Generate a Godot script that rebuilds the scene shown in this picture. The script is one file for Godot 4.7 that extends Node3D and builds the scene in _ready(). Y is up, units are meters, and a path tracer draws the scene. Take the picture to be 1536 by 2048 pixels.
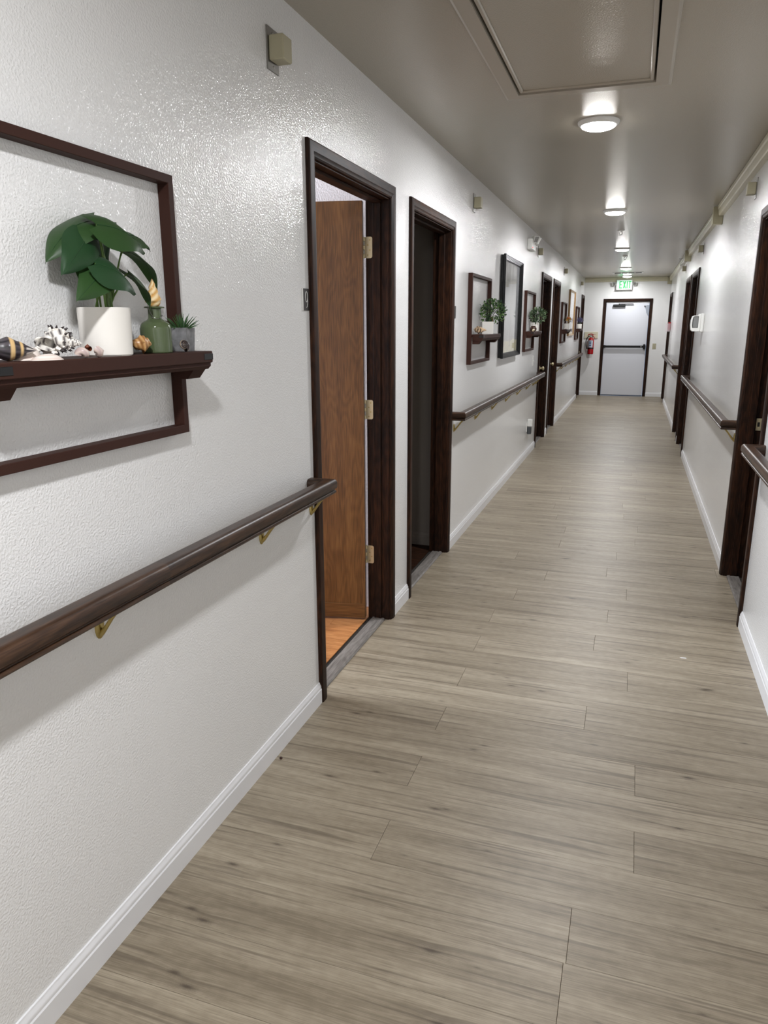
extends Node3D

const W := 1.724        # corridor width; the left wall face is x = 0
const H := 2.456        # ceiling height
const D := 16.80        # end wall at z = -D
const BACK := 3.6       # the corridor goes on behind the camera
const T := 0.112        # wall thickness
const CASING := 2.10    # top of the door casings
const LAMP_X := 0.853
const LAMPS := [2.9, -0.2, -4.08, -7.1, -10.5, -13.9, -16.15]
const POWER := [1.25, 1.35, 1.1, 1.0, 1.0, 0.95, 0.55]
const LAMP_ENERGY := 2.4
const DAYLIGHT := 15.0

var M := {}
var taken := {}


# ---------------------------------------------------------------- mesh building
class Shape:
	var v := PackedVector3Array()
	var uv := PackedVector2Array()
	var col := PackedColorArray()
	var tri := PackedInt32Array()
	var tint := Color.WHITE
	var grain := 2

	func put(p: Vector3, t := Vector2.ZERO) -> int:
		v.append(p)
		uv.append(t)
		col.append(tint)
		return v.size() - 1

	func face(a: int, b: int, c: int) -> void:
		tri.append(a)
		tri.append(b)
		tri.append(c)

	func along(p: Vector3, n: Vector3) -> Vector2:
		var k := n.abs().max_axis_index()
		var rest := []
		for i in 3:
			if i != k:
				rest.append(i)
		if k != grain:
			var other: int = rest[0] if rest[1] == grain else rest[1]
			return Vector2(p[grain], p[other] + 0.37 * p[k])
		return Vector2(p[rest[0]], p[rest[1]])

	func quad(a: Vector3, b: Vector3, c: Vector3, d: Vector3) -> void:
		var n := (b - a).cross(c - a)
		var i := put(a, along(a, n))
		put(b, along(b, n))
		put(c, along(c, n))
		put(d, along(d, n))
		face(i, i + 1, i + 2)
		face(i, i + 2, i + 3)

	func quad_out(a: Vector3, b: Vector3, c: Vector3, d: Vector3, middle: Vector3) -> void:
		if (b - a).cross(c - a).dot((a + b + c + d) / 4.0 - middle) < 0.0:
			quad(a, d, c, b)
		else:
			quad(a, b, c, d)

	func box(lo: Vector3, hi: Vector3, ch := 0.0) -> void:
		var mid := (lo + hi) / 2.0
		var half := (hi - lo) / 2.0
		var inset := minf(ch, 0.45 * minf(half.x, minf(half.y, half.z)))
		for k in 3:
			var i := (k + 1) % 3
			var j := (k + 2) % 3
			for s in [-1.0, 1.0]:
				var q := []
				for e in [[-1, -1], [1, -1], [1, 1], [-1, 1]]:
					var p := Vector3.ZERO
					p[k] = s * half[k]
					p[i] = e[0] * (half[i] - inset)
					p[j] = e[1] * (half[j] - inset)
					q.append(mid + p)
				quad_out(q[0], q[1], q[2], q[3], mid)
				if inset > 0.0:
					for s2 in [-1.0, 1.0]:
						var a := Vector3.ZERO
						var b := Vector3.ZERO
						a[k] = s * half[k]
						a[i] = s2 * (half[i] - inset)
						b[k] = s * (half[k] - inset)
						b[i] = s2 * half[i]
						var a2 := a
						var b2 := b
						a[j] = -(half[j] - inset)
						b[j] = -(half[j] - inset)
						a2[j] = half[j] - inset
						b2[j] = half[j] - inset
						quad_out(mid + a, mid + b, mid + b2, mid + a2, mid)
		if inset > 0.0:
			for sx in [-1.0, 1.0]:
				for sy in [-1.0, 1.0]:
					for sz in [-1.0, 1.0]:
						var c := Vector3(sx * half.x, sy * half.y, sz * half.z)
						var a := mid + c - Vector3(0, sy, sz) * inset
						var b := mid + c - Vector3(sx, 0, sz) * inset
						var d := mid + c - Vector3(sx, sy, 0) * inset
						if (b - a).cross(d - a).dot(c) < 0.0:
							var e := b
							b = d
							d = e
						var n := put(a, along(a, c))
						put(b, along(b, c))
						put(d, along(d, c))
						face(n, n + 1, n + 2)

	# a closed outline in the plane of a and b, drawn out along dir; skew0 and skew1 mitre the ends
	func extrude(outline: PackedVector2Array, at: Vector3, a: Vector3, b: Vector3, dir: Vector3, length: float, skew0 := 0.0, skew1 := 0.0, caps := true) -> void:
		var pts := outline
		var area := 0.0
		for i in pts.size():
			var p := pts[i]
			var q := pts[(i + 1) % pts.size()]
			area += p.cross(q)
		var flip := (area > 0.0) != (a.cross(b).dot(dir) > 0.0)
		var run := 0.0
		for i in pts.size():
			var p := pts[i]
			var q := pts[(i + 1) % pts.size()]
			var step := p.distance_to(q)
			var p0 := at + a * p.x + b * p.y + dir * (skew0 * p.x)
			var q0 := at + a * q.x + b * q.y + dir * (skew0 * q.x)
			var p1 := at + a * p.x + b * p.y + dir * (length - skew1 * p.x)
			var q1 := at + a * q.x + b * q.y + dir * (length - skew1 * q.x)
			var n := put(p0, Vector2((p0 - at).dot(dir), run))
			put(q0, Vector2((q0 - at).dot(dir), run + step))
			put(q1, Vector2((q1 - at).dot(dir), run + step))
			put(p1, Vector2((p1 - at).dot(dir), run))
			if flip:
				face(n, n + 2, n + 1)
				face(n, n + 3, n + 2)
			else:
				face(n, n + 1, n + 2)
				face(n, n + 2, n + 3)
			run += step
		if caps:
			var ids := Geometry2D.triangulate_polygon(pts)
			for end in 2:
				var base := v.size()
				for p in pts:
					var along_dir := skew0 * p.x if end == 0 else length - skew1 * p.x
					put(at + a * p.x + b * p.y + dir * along_dir, p)
				for i in range(0, ids.size(), 3):
					var x := base + ids[i]
					var y := base + ids[i + 1]
					var z := base + ids[i + 2]
					var want := -dir if end == 0 else dir
					if (v[y] - v[x]).cross(v[z] - v[x]).dot(want) < 0.0:
						face(x, z, y)
					else:
						face(x, y, z)

	# points of (radius, height) turned about the y axis
	func lathe(profile: Array, n: int, at := Vector3.ZERO, squash := Vector3.ONE) -> void:
		var base := v.size()
		var run := 0.0
		for i in profile.size():
			var p: Vector2 = profile[i]
			if i > 0:
				run += p.distance_to(profile[i - 1])
			for j in n + 1:
				var t := TAU * j / n
				put(at + Vector3(p.x * cos(t), p.y, p.x * sin(t)) * squash, Vector2(float(j) / n, run))
		for i in profile.size() - 1:
			for j in n:
				var a := base + i * (n + 1) + j
				var b := a + n + 1
				face(a, b, b + 1)
				face(a, b + 1, a + 1)

	func tube(path: Array, radii: Array, n := 8, caps := true) -> void:
		var base := v.size()
		var side := Vector3.ZERO
		for i in path.size():
			var p: Vector3 = path[i]
			var before: Vector3 = path[maxi(i - 1, 0)]
			var after: Vector3 = path[mini(i + 1, path.size() - 1)]
			var t := (after - before).normalized()
			if side == Vector3.ZERO:
				side = t.cross(Vector3.UP if absf(t.y) < 0.9 else Vector3.RIGHT).normalized()
			side = (side - t * side.dot(t)).normalized()
			var up := side.cross(t)
			var r: float = radii[mini(i, radii.size() - 1)]
			for j in n:
				var an := TAU * j / n
				put(p + (side * cos(an) + up * sin(an)) * r, Vector2(float(i), float(j) / n))
		for i in path.size() - 1:
			for j in n:
				var a := base + i * n + j
				var b := base + i * n + (j + 1) % n
				face(a, a + n, b + n)
				face(a, b + n, b)
		if caps:
			for end in 2:
				var m := put(path[0] if end == 0 else path[path.size() - 1])
				var o := base if end == 0 else base + (path.size() - 1) * n
				for j in n:
					if end == 0:
						face(m, o + j, o + (j + 1) % n)
					else:
						face(m, o + (j + 1) % n, o + j)

	func sphere(at: Vector3, r: Vector3, n := 12) -> void:
		var prof := []
		var rows := maxi(4, n / 2)
		for i in rows + 1:
			var t := -PI / 2 + PI * i / rows
			prof.append(Vector2(maxf(cos(t), 0.0), sin(t)))
		lathe(prof, n, at, r)

	# a leaf from its stalk to its tip; up is the side it shows, arch lifts the middle, fold drops the edges
	func leaf(from: Vector3, to: Vector3, up: Vector3, width: float, arch: float, fold: float, lobes := 0.0, nt := 6, ns := 4, wave := 0.0) -> void:
		var axis := to - from
		var long := axis.length()
		var t_dir := axis / long
		var across := t_dir.cross(up).normalized()
		var out := across.cross(t_dir).normalized()
		var base := v.size()
		for i in nt + 1:
			var t := float(i) / nt
			var w := width * 0.5 * pow(sin(PI * clampf(pow(t * 0.97 + 0.03, 0.55), 0.0, 1.0)), 0.85) if lobes > 0.0 else width * 0.5 * sin(PI * clampf(pow(t, 0.8), 0.02, 0.98))
			if i == nt:
				w = 0.0
			for j in range(-ns, ns + 1):
				var s := float(j) / ns
				var back := -lobes * long * pow(absf(s), 1.4) * pow(1.0 - t, 3.0)
				var p := from + t_dir * (long * t + back) + across * (s * w)
				p += out * (arch * 4.0 * t * (1.0 - t) - fold * absf(s) * absf(s) * w + wave * sin(t * 9.0 + s * 2.0) * absf(s))
				put(p, Vector2(t, 0.5 + 0.5 * s))
		var row := 2 * ns + 1
		for i in nt:
			for j in row - 1:
				var a := base + i * row + j
				face(a, a + row, a + row + 1)
				face(a, a + row + 1, a + 1)

	# a coiled shell about the y axis, apex up; paint(turn 0..1, angle round the tube) gives its colour
	func coil(turns: float, grow: float, reach: float, rise: float, thick: float, n_turn: int, n_ring: int, paint: Callable, knobs := 0.0, knob_count := 8.0) -> void:
		var steps := int(turns * n_turn)
		var base := v.size()
		for i in steps + 1:
			var th := TAU * float(i) / n_turn
			var s := exp(grow * (th - TAU * turns))
			for j in n_ring:
				var ph := TAU * j / n_ring
				var bulge := 1.0 + knobs * maxf(0.0, sin(ph - 0.4)) * maxf(0.0, sin(th * knob_count / 1.0))
				var r := s * (reach + thick * cos(ph) * bulge)
				tint = paint.call(float(i) / steps, ph)
				put(Vector3(r * cos(th), rise * (1.0 - s) + s * thick * sin(ph) * bulge * 1.1, r * sin(th)))
		for i in steps:
			for j in n_ring:
				var a := base + i * n_ring + j
				var b := base + i * n_ring + (j + 1) % n_ring
				face(a, b, b + n_ring)
				face(a, b + n_ring, a + n_ring)
		tint = Color.WHITE

	# a closed shell drawn out along y: foot at 0, apex at long; ribs and knobs swell it
	func spindle(long: float, r: float, belly: float, n_long: int, n_ring: int, paint: Callable, ribs := 0.0, rib_count := 5.0, knobs := 0.0, knob_count := 7.0, flat := 1.0) -> void:
		var base := v.size()
		for i in n_long + 1:
			var t := float(i) / n_long
			var w := pow(t / belly, 0.55) if t < belly else pow(maxf(0.0, 1.0 - (t - belly) / (1.0 - belly)), 0.85)
			for j in n_ring:
				var ph := TAU * j / n_ring
				var turn := t * rib_count * TAU + ph
				var swell := 1.0 + ribs * (absf(sin(turn * 0.5)) - 0.5) + knobs * maxf(0.0, sin(ph * knob_count)) * maxf(0.0, sin(turn))
				tint = paint.call(t, ph, turn)
				put(Vector3(r * w * swell * cos(ph), long * t, r * w * swell * sin(ph) * flat))
		for i in n_long:
			for j in n_ring:
				var a := base + i * n_ring + j
				var b := base + i * n_ring + (j + 1) % n_ring
				face(a, a + n_ring, b + n_ring)
				face(a, b + n_ring, b)
		tint = Color.WHITE

	func turned(t: Transform3D, from := 0) -> void:
		for i in range(from, v.size()):
			v[i] = t * v[i]

	func mesh(crease := 0.0) -> ArrayMesh:
		var nf := tri.size() / 3
		var fn := PackedVector3Array()
		fn.resize(nf)
		for f in nf:
			var a := v[tri[3 * f]]
			fn[f] = (v[tri[3 * f + 1]] - a).cross(v[tri[3 * f + 2]] - a)
		var out_v := PackedVector3Array()
		var out_n := PackedVector3Array()
		var out_uv := PackedVector2Array()
		var out_c := PackedColorArray()
		var index := PackedInt32Array()
		var near := {}
		if crease > 0.0:
			for k in tri.size():
				var key := Vector3i((v[tri[k]] * 50000.0).round())
				if not near.has(key):
					near[key] = PackedInt32Array()
				near[key].append(k / 3)
		var limit := cos(deg_to_rad(crease))
		for k in tri.size():
			var f := k / 3
			var own := fn[f].normalized()
			var n := own
			if crease > 0.0:
				var sum := Vector3.ZERO
				var around: PackedInt32Array = near[Vector3i((v[tri[k]] * 50000.0).round())]
				for g in around:
					if fn[g].normalized().dot(own) > limit:
						sum += fn[g]
				if sum.length_squared() > 0.0:
					n = sum.normalized()
			out_v.append(v[tri[k]])
			out_n.append(n)
			out_uv.append(uv[tri[k]])
			out_c.append(col[tri[k]])
		for f in nf:
			index.append(3 * f)
			index.append(3 * f + 2)
			index.append(3 * f + 1)
		var arrays := []
		arrays.resize(Mesh.ARRAY_MAX)
		arrays[Mesh.ARRAY_VERTEX] = out_v
		arrays[Mesh.ARRAY_NORMAL] = out_n
		arrays[Mesh.ARRAY_TEX_UV] = out_uv
		arrays[Mesh.ARRAY_COLOR] = out_c
		arrays[Mesh.ARRAY_INDEX] = index
		var m := ArrayMesh.new()
		m.add_surface_from_arrays(Mesh.PRIMITIVE_TRIANGLES, arrays)
		return m


func shape(grain := 2) -> Shape:
	var s := Shape.new()
	s.grain = grain
	return s


func numbered(called: String) -> String:
	var n: int = taken.get(called, 0)
	taken[called] = n + 1
	return called if n == 0 else "%s_%03d" % [called, n]


func tag(o: Node, label: String, category := "", group := "", kind := "") -> void:
	if label:
		o.set_meta("label", label)
	if category:
		o.set_meta("category", category)
	if group:
		o.set_meta("group", group)
	if kind:
		o.set_meta("kind", kind)


func thing(called: String, label: String, category: String, at := Vector3.ZERO, turn := 0.0, group := "", kind := "") -> Node3D:
	var o := Node3D.new()
	o.name = numbered(called)
	add_child(o)
	o.position = at
	o.rotation.y = turn
	tag(o, label, category, group, kind)
	return o


func part(called: String, s: Shape, m: Material, parent: Node, crease := 0.0, label := "") -> MeshInstance3D:
	var o := MeshInstance3D.new()
	o.name = called if parent != self else numbered(called)
	o.mesh = s.mesh(crease)
	o.material_override = m
	parent.add_child(o, true)
	if label:
		o.set_meta("label", label)
	return o


func single(called: String, s: Shape, m: Material, label: String, category: String, crease := 0.0, kind := "", group := "") -> MeshInstance3D:
	var o := part(called, s, m, self, crease)
	tag(o, label, category, group, kind)
	return o


func again(called: String, mesh: Mesh, m: Material, parent: Node, at := Vector3.ZERO) -> MeshInstance3D:
	var o := MeshInstance3D.new()
	o.name = called
	o.mesh = mesh
	o.material_override = m
	parent.add_child(o, true)
	o.position = at
	return o


# ---------------------------------------------------------------- materials
func paint(c: Color, rough := 0.6, metal := 0.0, spec := 0.5) -> StandardMaterial3D:
	var m := StandardMaterial3D.new()
	m.albedo_color = c
	m.roughness = rough
	m.metallic = metal
	m.metallic_specular = spec
	return m


func rgb(r: int, g: int, b: int) -> Color:
	return Color(r / 255.0, g / 255.0, b / 255.0)


func noise(kind: int, freq: float, octaves: int, seed_value: int) -> FastNoiseLite:
	var n := FastNoiseLite.new()
	n.noise_type = kind
	n.frequency = freq
	n.seed = seed_value
	n.fractal_type = FastNoiseLite.FRACTAL_FBM if octaves > 1 else FastNoiseLite.FRACTAL_NONE
	n.fractal_octaves = octaves
	return n


func relief(m: StandardMaterial3D, tex: Texture2D, per_metre: float, depth_cm: float) -> void:
	m.heightmap_enabled = true
	m.heightmap_texture = tex
	m.heightmap_scale = depth_cm
	m.uv1_scale = Vector3.ONE * per_metre


# wood: u runs along the grain, v across it; both in metres over the given extent
func wood_picture(wide: int, high: int, along: float, across: float, dark: Color, mid: Color, light: Color, seed_value: int, coarse: float, fine: float, figure: float) -> ImageTexture:
	var low := noise(FastNoiseLite.TYPE_SIMPLEX_SMOOTH, 1.0, 3, seed_value)
	var hair := noise(FastNoiseLite.TYPE_SIMPLEX, 1.0, 2, seed_value + 1)
	var data := PackedByteArray()
	data.resize(wide * high * 3)
	var k := 0
	for y in high:
		var b := across * y / high
		for x in wide:
			var a := along * x / wide
			var warp := low.get_noise_2d(a * 1.1, b * 5.0)
			var rings := sin((b * figure + warp * 5.0) * TAU)
			var t := 0.5 + 0.42 * low.get_noise_2d(a * coarse + 31.0, b * coarse * 14.0) + 0.10 * rings + 0.30 * hair.get_noise_2d(a * fine * 0.05, b * fine)
			t = clampf(t, 0.0, 1.0)
			var c := dark.lerp(mid, t * 2.0) if t < 0.5 else mid.lerp(light, t * 2.0 - 1.0)
			data[k] = int(c.r * 255.0)
			data[k + 1] = int(c.g * 255.0)
			data[k + 2] = int(c.b * 255.0)
			k += 3
	return ImageTexture.create_from_image(Image.create_from_data(wide, high, false, Image.FORMAT_RGB8, data))


const PLANK_KINDS := 12
const PLANK_LONG := 1.22
const PLANK_WIDE := 0.1825


# twelve greyed-oak plank prints, one above the other
func plank_picture() -> ImageTexture:
	var wide := 1024
	var high := 152
	var low := noise(FastNoiseLite.TYPE_SIMPLEX_SMOOTH, 1.0, 3, 11)
	var streak := noise(FastNoiseLite.TYPE_SIMPLEX_SMOOTH, 1.0, 2, 23)
	var hair := noise(FastNoiseLite.TYPE_SIMPLEX, 1.0, 2, 37)
	var rng := RandomNumberGenerator.new()
	rng.seed = 5
	var data := PackedByteArray()
	data.resize(wide * high * PLANK_KINDS * 3)
	var k := 0
	var pale := Vector3(163, 152, 133)
	var deep := Vector3(117, 106, 89)
	var black := Vector3(76, 66, 55)
	for kind in PLANK_KINDS:
		var shift := kind * 17.3
		var bias := rng.randf_range(-0.17, 0.17)
		var knots := []
		for i in rng.randi_range(2, 4):
			knots.append([rng.randf_range(0.05, 1.17), rng.randf_range(0.02, 0.16), rng.randf_range(0.35, 1.0)])
		for y in high:
			var b := PLANK_WIDE * y / high
			for x in wide:
				var a := PLANK_LONG * x / wide
				var bend := 0.0
				var knot_dark := 0.0
				for q in knots:
					var da: float = (a - q[0]) / 0.011
					var db: float = (b - q[1]) / 0.0048
					var size: float = q[2]
					var r2 := (da * da * 0.5 + db * db) / (size * size)
					if absf(da) < 16.0 and absf(db) < 7.0:
						bend += db * 0.0042 * exp(-r2 * 0.05) * size
						var rough := hair.get_noise_2d(a * 220.0 + shift, b * 420.0)
						knot_dark += 0.9 * exp(-r2 * (0.55 + 0.5 * rough)) * size + 0.26 * exp(-absf(db) * 0.8) * exp(-absf(da) * 0.20) * size * (1.0 + rough)
				var bb := b + bend
				var t := 0.5 + bias + 0.42 * low.get_noise_2d(a * 0.9 + shift, bb * 11.0 + shift)
				t += 0.30 * hair.get_noise_2d(a * 6.0 + shift, bb * 330.0)
				t += 0.20 * low.get_noise_2d(a * 4.0 + shift, bb * 70.0 - shift)
				t += 0.14 * low.get_noise_2d(a * 22.0 + shift, bb * 25.0 + 7.0)
				var line := streak.get_noise_2d(a * 1.1 - shift, bb * 46.0 + shift * 3.0)
				var gate := low.get_noise_2d(a * 1.6 + 50.0, bb * 9.0 - shift)
				var vein := pow(1.0 - absf(streak.get_noise_2d(a * 0.7 + shift * 2.0, bb * 24.0 - shift)), 22.0)
				var ink := clampf((line - 0.32 - 0.25 * gate) * 1.3, 0.0, 0.36) + knot_dark + 0.30 * vein * clampf(0.35 + 1.6 * gate, 0.0, 1.0)
				t = clampf(t, 0.0, 1.0)
				var c := deep.lerp(pale, t)
				c = c.lerp(black, clampf(ink, 0.0, 0.92))
				data[k] = int(c.x)
				data[k + 1] = int(c.y)
				data[k + 2] = int(c.z)
				k += 3
	return ImageTexture.create_from_image(Image.create_from_data(wide, high * PLANK_KINDS, false, Image.FORMAT_RGB8, data))


func landscape_picture() -> ImageTexture:
	# a pale print: grey washes of sky, a bare tree, straw-coloured ground
	var wide := 256
	var high := 256
	var n := noise(FastNoiseLite.TYPE_SIMPLEX_SMOOTH, 1.0, 4, 71)
	var im := Image.create(wide, high, false, Image.FORMAT_RGB8)
	for y in high:
		for x in wide:
			var a := x / 256.0
			var b := y / 256.0
			var g := 0.46 + 0.2 * n.get_noise_2d(a * 9.0, b * 1.6)
			var c := Color(g, g, g * 1.02)
			var ground := 0.86 + 0.03 * n.get_noise_2d(a * 5.0, 3.0)
			if b > ground:
				c = Color(0.74, 0.71, 0.56) * (0.95 + 0.3 * n.get_noise_2d(a * 30.0, b * 12.0))
			var trunk := 0.55 + 0.03 * n.get_noise_2d(b * 4.0, 9.0)
			if b > 0.36 and b < 0.93 and absf(a - trunk) < 0.012 + 0.012 * maxf(0.0, b - 0.6):
				c = Color(0.25, 0.24, 0.25)
			if b > 0.30 and b < 0.46 and absf(a - trunk - 0.12) < 0.16 and n.get_noise_2d(a * 26.0, b * 26.0) > 0.02:
				c = c.lerp(Color(0.32, 0.31, 0.32), 0.6)
			im.set_pixel(x, y, c)
	return ImageTexture.create_from_image(im)


func make_materials() -> void:
	var peel := ImageTexture.create_from_image(noise(FastNoiseLite.TYPE_SIMPLEX_SMOOTH, 0.060, 3, 3).get_seamless_image(2048, 2048))
	var wall := paint(Color(0.885, 0.883, 0.878), 0.12, 0.0, 0.55)
	relief(wall, peel, 1.0, 0.112)
	M.wall = wall
	var ceil := paint(Color(0.64, 0.61, 0.555), 0.24, 0.0, 0.45)
	relief(ceil, peel, 1.0, 0.05)
	M.ceiling = ceil
	var hatch := paint(Color(0.64, 0.61, 0.555), 0.20, 0.0, 0.5)
	relief(hatch, peel, 1.0, 0.06)
	M.hatch = hatch
	M.ceiling_smooth = paint(Color(0.64, 0.61, 0.555), 0.33)
	M.trim = paint(Color(0.875, 0.875, 0.88), 0.35)
	M.room_wall = paint(Color(0.86, 0.84, 0.85), 0.5)
	relief(M.room_wall, peel, 0.7, 0.2)
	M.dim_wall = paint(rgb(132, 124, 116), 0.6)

	var plank := paint(Color.WHITE, 0.42, 0.0, 0.42)
	plank.albedo_texture = plank_picture()
	M.plank = plank
	M.under = paint(rgb(38, 33, 28), 0.9)

	var dark := paint(Color.WHITE, 0.48, 0.0, 0.27)
	dark.albedo_texture = wood_picture(512, 256, 1.0, 0.25, rgb(17, 10, 7), rgb(40, 23, 14), rgb(66, 39, 23), 51, 1.4, 160.0, 24.0)
	dark.uv1_scale = Vector3(1.0, 4.0, 1.0)
	M.dark_wood = dark
	var leaf := paint(Color.WHITE, 0.38, 0.0, 0.45)
	leaf.albedo_texture = wood_picture(1024, 512, 2.04, 0.83, rgb(80, 52, 25), rgb(107, 72, 37), rgb(128, 91, 51), 61, 0.8, 130.0, 14.0)
	leaf.uv1_scale = Vector3(1.0 / 2.04, 1.0 / 0.83, 1.0)
	M.door_wood = leaf
	var rail := paint(Color.WHITE, 0.36, 0.0, 0.45)
	rail.albedo_texture = wood_picture(512, 128, 1.0, 0.2, rgb(32, 21, 14), rgb(54, 36, 24), rgb(78, 55, 38), 81, 1.6, 180.0, 10.0)
	rail.uv1_scale = Vector3(1.0, 5.0, 1.0)
	M.rail_wood = rail
	var oak := paint(Color.WHITE, 0.35, 0.0, 0.45)
	oak.albedo_texture = wood_picture(512, 256, 1.0, 0.5, rgb(150, 96, 56), rgb(182, 124, 76), rgb(204, 148, 98), 91, 1.5, 120.0, 30.0)
	oak.uv1_scale = Vector3(1.0, 2.0, 1.0)
	M.oak = oak
	var strip := paint(Color.WHITE, 0.4, 0.0, 0.45)
	strip.albedo_texture = wood_picture(512, 64, 1.0, 0.08, rgb(92, 87, 83), rgb(118, 113, 108), rgb(142, 137, 131), 95, 3.0, 200.0, 20.0)
	strip.uv1_scale = Vector3(1.0, 12.0, 1.0)
	M.threshold = strip
	M.shelf_wood = paint(rgb(55, 32, 25), 0.6, 0.0, 0.3)
	M.black = paint(rgb(14, 14, 15), 0.5)
	M.black_gloss = paint(rgb(10, 10, 11), 0.3, 0.0, 0.4)
	M.brass = paint(rgb(178, 160, 104), 0.34, 1.0)
	M.old_brass = paint(rgb(202, 190, 156), 0.48, 0.75)
	M.steel = paint(rgb(176, 174, 170), 0.33, 1.0)
	M.dull_steel = paint(rgb(150, 148, 144), 0.45, 1.0)
	M.beige = paint(rgb(168, 162, 136), 0.5)
	M.cream = paint(rgb(206, 200, 176), 0.3)
	M.white_plastic = paint(rgb(226, 226, 222), 0.35)
	M.grey_plastic = paint(rgb(120, 121, 120), 0.3)
	M.door_white = paint(rgb(214, 216, 222), 0.42)
	M.red = paint(rgb(158, 14, 20), 0.25)
	M.green = paint(rgb(20, 205, 110), 0.5)
	M.white_pot = paint(rgb(226, 222, 215), 0.55)
	M.soil = paint(rgb(52, 40, 30), 0.95)
	var cement := paint(Color.WHITE, 0.85)
	var cn := noise(FastNoiseLite.TYPE_SIMPLEX_SMOOTH, 0.02, 4, 8)
	var ci := cn.get_seamless_image(128, 128)
	ci.convert(Image.FORMAT_RGB8)
	for y in 128:
		for x in 128:
			var g := 0.47 + 0.16 * (ci.get_pixel(x, y).r - 0.5)
			ci.set_pixel(x, y, Color(g, g, g * 1.01))
	cement.albedo_texture = ImageTexture.create_from_image(ci)
	cement.uv1_triplanar = true
	cement.uv1_scale = Vector3.ONE * 14.0
	M.cement = cement
	var foliage := paint(rgb(39, 65, 31), 0.45, 0.0, 0.4)
	foliage.backlight_enabled = true
	foliage.backlight = Color(0.10, 0.16, 0.05)
	M.leaf = foliage
	M.leaf_old = paint(rgb(32, 60, 34), 0.48, 0.0, 0.4)
	M.stem = paint(rgb(92, 122, 52), 0.5)
	var mixed := paint(Color.WHITE, 0.5)
	mixed.vertex_color_use_as_albedo = true
	M.mixed = mixed
	var shell := paint(Color.WHITE, 0.35)
	shell.vertex_color_use_as_albedo = true
	M.shell = shell
	var glass_green := paint(rgb(80, 92, 64), 0.10, 0.0, 0.5)
	M.bottle = glass_green
	M.amber = paint(rgb(208, 160, 92), 0.3)
	M.amber.subsurf_scatter_enabled = true
	M.amber.subsurf_scatter_strength = 0.25
	var pane := paint(Color(1, 1, 1, 0.06), 0.02)
	pane.transparency = BaseMaterial3D.TRANSPARENCY_ALPHA
	M.pane = pane
	var print_paper := paint(Color.WHITE, 0.7)
	print_paper.albedo_texture = landscape_picture()
	M.print = print_paper
	M.paper = paint(rgb(224, 224, 226), 0.7)
	M.gold_wood = paint(rgb(134, 104, 62), 0.35, 0.25)
	M.sign_dark = paint(rgb(40, 35, 32), 0.4)
	M.lens = glow(Color(1.0, 0.99, 0.97), 40.0)
	M.exit_face = glow(Color(0.80, 0.90, 0.85), 0.2)
	M.exit_letter = glow(Color(0.0, 0.55, 0.24), 0.9)
	M.led_red = glow(Color(1.0, 0.1, 0.08), 1.2)


func glow(c: Color, energy: float) -> StandardMaterial3D:
	var m := paint(c, 0.5)
	m.emission_enabled = true
	m.emission = c
	m.emission_energy_multiplier = energy
	return m


# ---------------------------------------------------------------- the setting
const LEFT_DOORS := [[-2.462, -3.428], [-3.687, -4.648], [-9.19, -10.19], [-10.48, -11.41], [-15.98, -16.76]]
const RIGHT_DOORS := [[-3.83, -4.725], [-9.05, -10.10], [-10.28, -11.25], [-15.52, -16.43]]
const GAP := 0.044   # from the casing's outer edge to the hole in the wall


func wall_with_doors(called: String, label: String, x0: float, x1: float, doors: Array) -> void:
	var s := shape()
	var z := BACK
	for d in doors:
		var near: float = d[0] - GAP
		var far: float = d[1] + GAP
		s.box(Vector3(x0, 0, near), Vector3(x1, H, z))
		s.box(Vector3(x0, CASING - GAP, far), Vector3(x1, H, near))
		z = far
	s.box(Vector3(x0, 0, -D - 0.12), Vector3(x1, H, z))
	single(called, s, M.wall, label, "wall", 0.0, "structure")


func make_floor() -> void:
	var root := thing("floor", "greyed oak plank floor running the length of the corridor", "floor", Vector3.ZERO, 0.0, "", "structure")
	var s := shape()
	s.box(Vector3(-0.03, -0.12, -D - 0.1), Vector3(W + 0.03, -0.004, BACK + 0.1))
	part("subfloor", s, M.under, root)
	var rng := RandomNumberGenerator.new()
	rng.seed = 77
	var known := {0: 1.057, 1: 1.063, 2: 0.50, 3: 1.217, 4: 0.50, 5: 1.219, 6: 0.50, 7: 1.035, 8: 0.50, 9: 1.187, 10: 0.495, 11: 1.031, 12: 0.50, 13: 1.08, 14: 0.57, 15: 1.17}
	var first := -27
	var last := 85
	var previous := -1
	for row in range(first, last):
		var z_near := -(1.31 + PLANK_WIDE * row)
		var z_far := z_near - PLANK_WIDE
		if z_far < -D - 0.02:
			z_far = -D - 0.02
		if z_near > BACK + 0.02:
			z_near = BACK + 0.02
		if z_near - z_far < 0.01:
			continue
		var cut: float = known.get(row, rng.randf_range(0.42, 0.72) if row % 2 == 0 else rng.randf_range(1.0, 1.3))
		var lo := -0.02
		var hi := W + 0.02
		var ends := [lo, cut, hi]
		if cut - PLANK_LONG > lo + 0.05:
			ends = [lo, cut - PLANK_LONG, cut, hi]
		if cut + PLANK_LONG < hi - 0.05:
			ends = [lo, cut, cut + PLANK_LONG, hi]
		for i in ends.size() - 1:
			var kind := rng.randi_range(0, PLANK_KINDS - 1)
			if kind == previous:
				kind = (kind + 5) % PLANK_KINDS
			previous = kind
			plank(root, ends[i], ends[i + 1], z_near, z_far, cut, kind, rng.randf() < 0.5)


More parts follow.
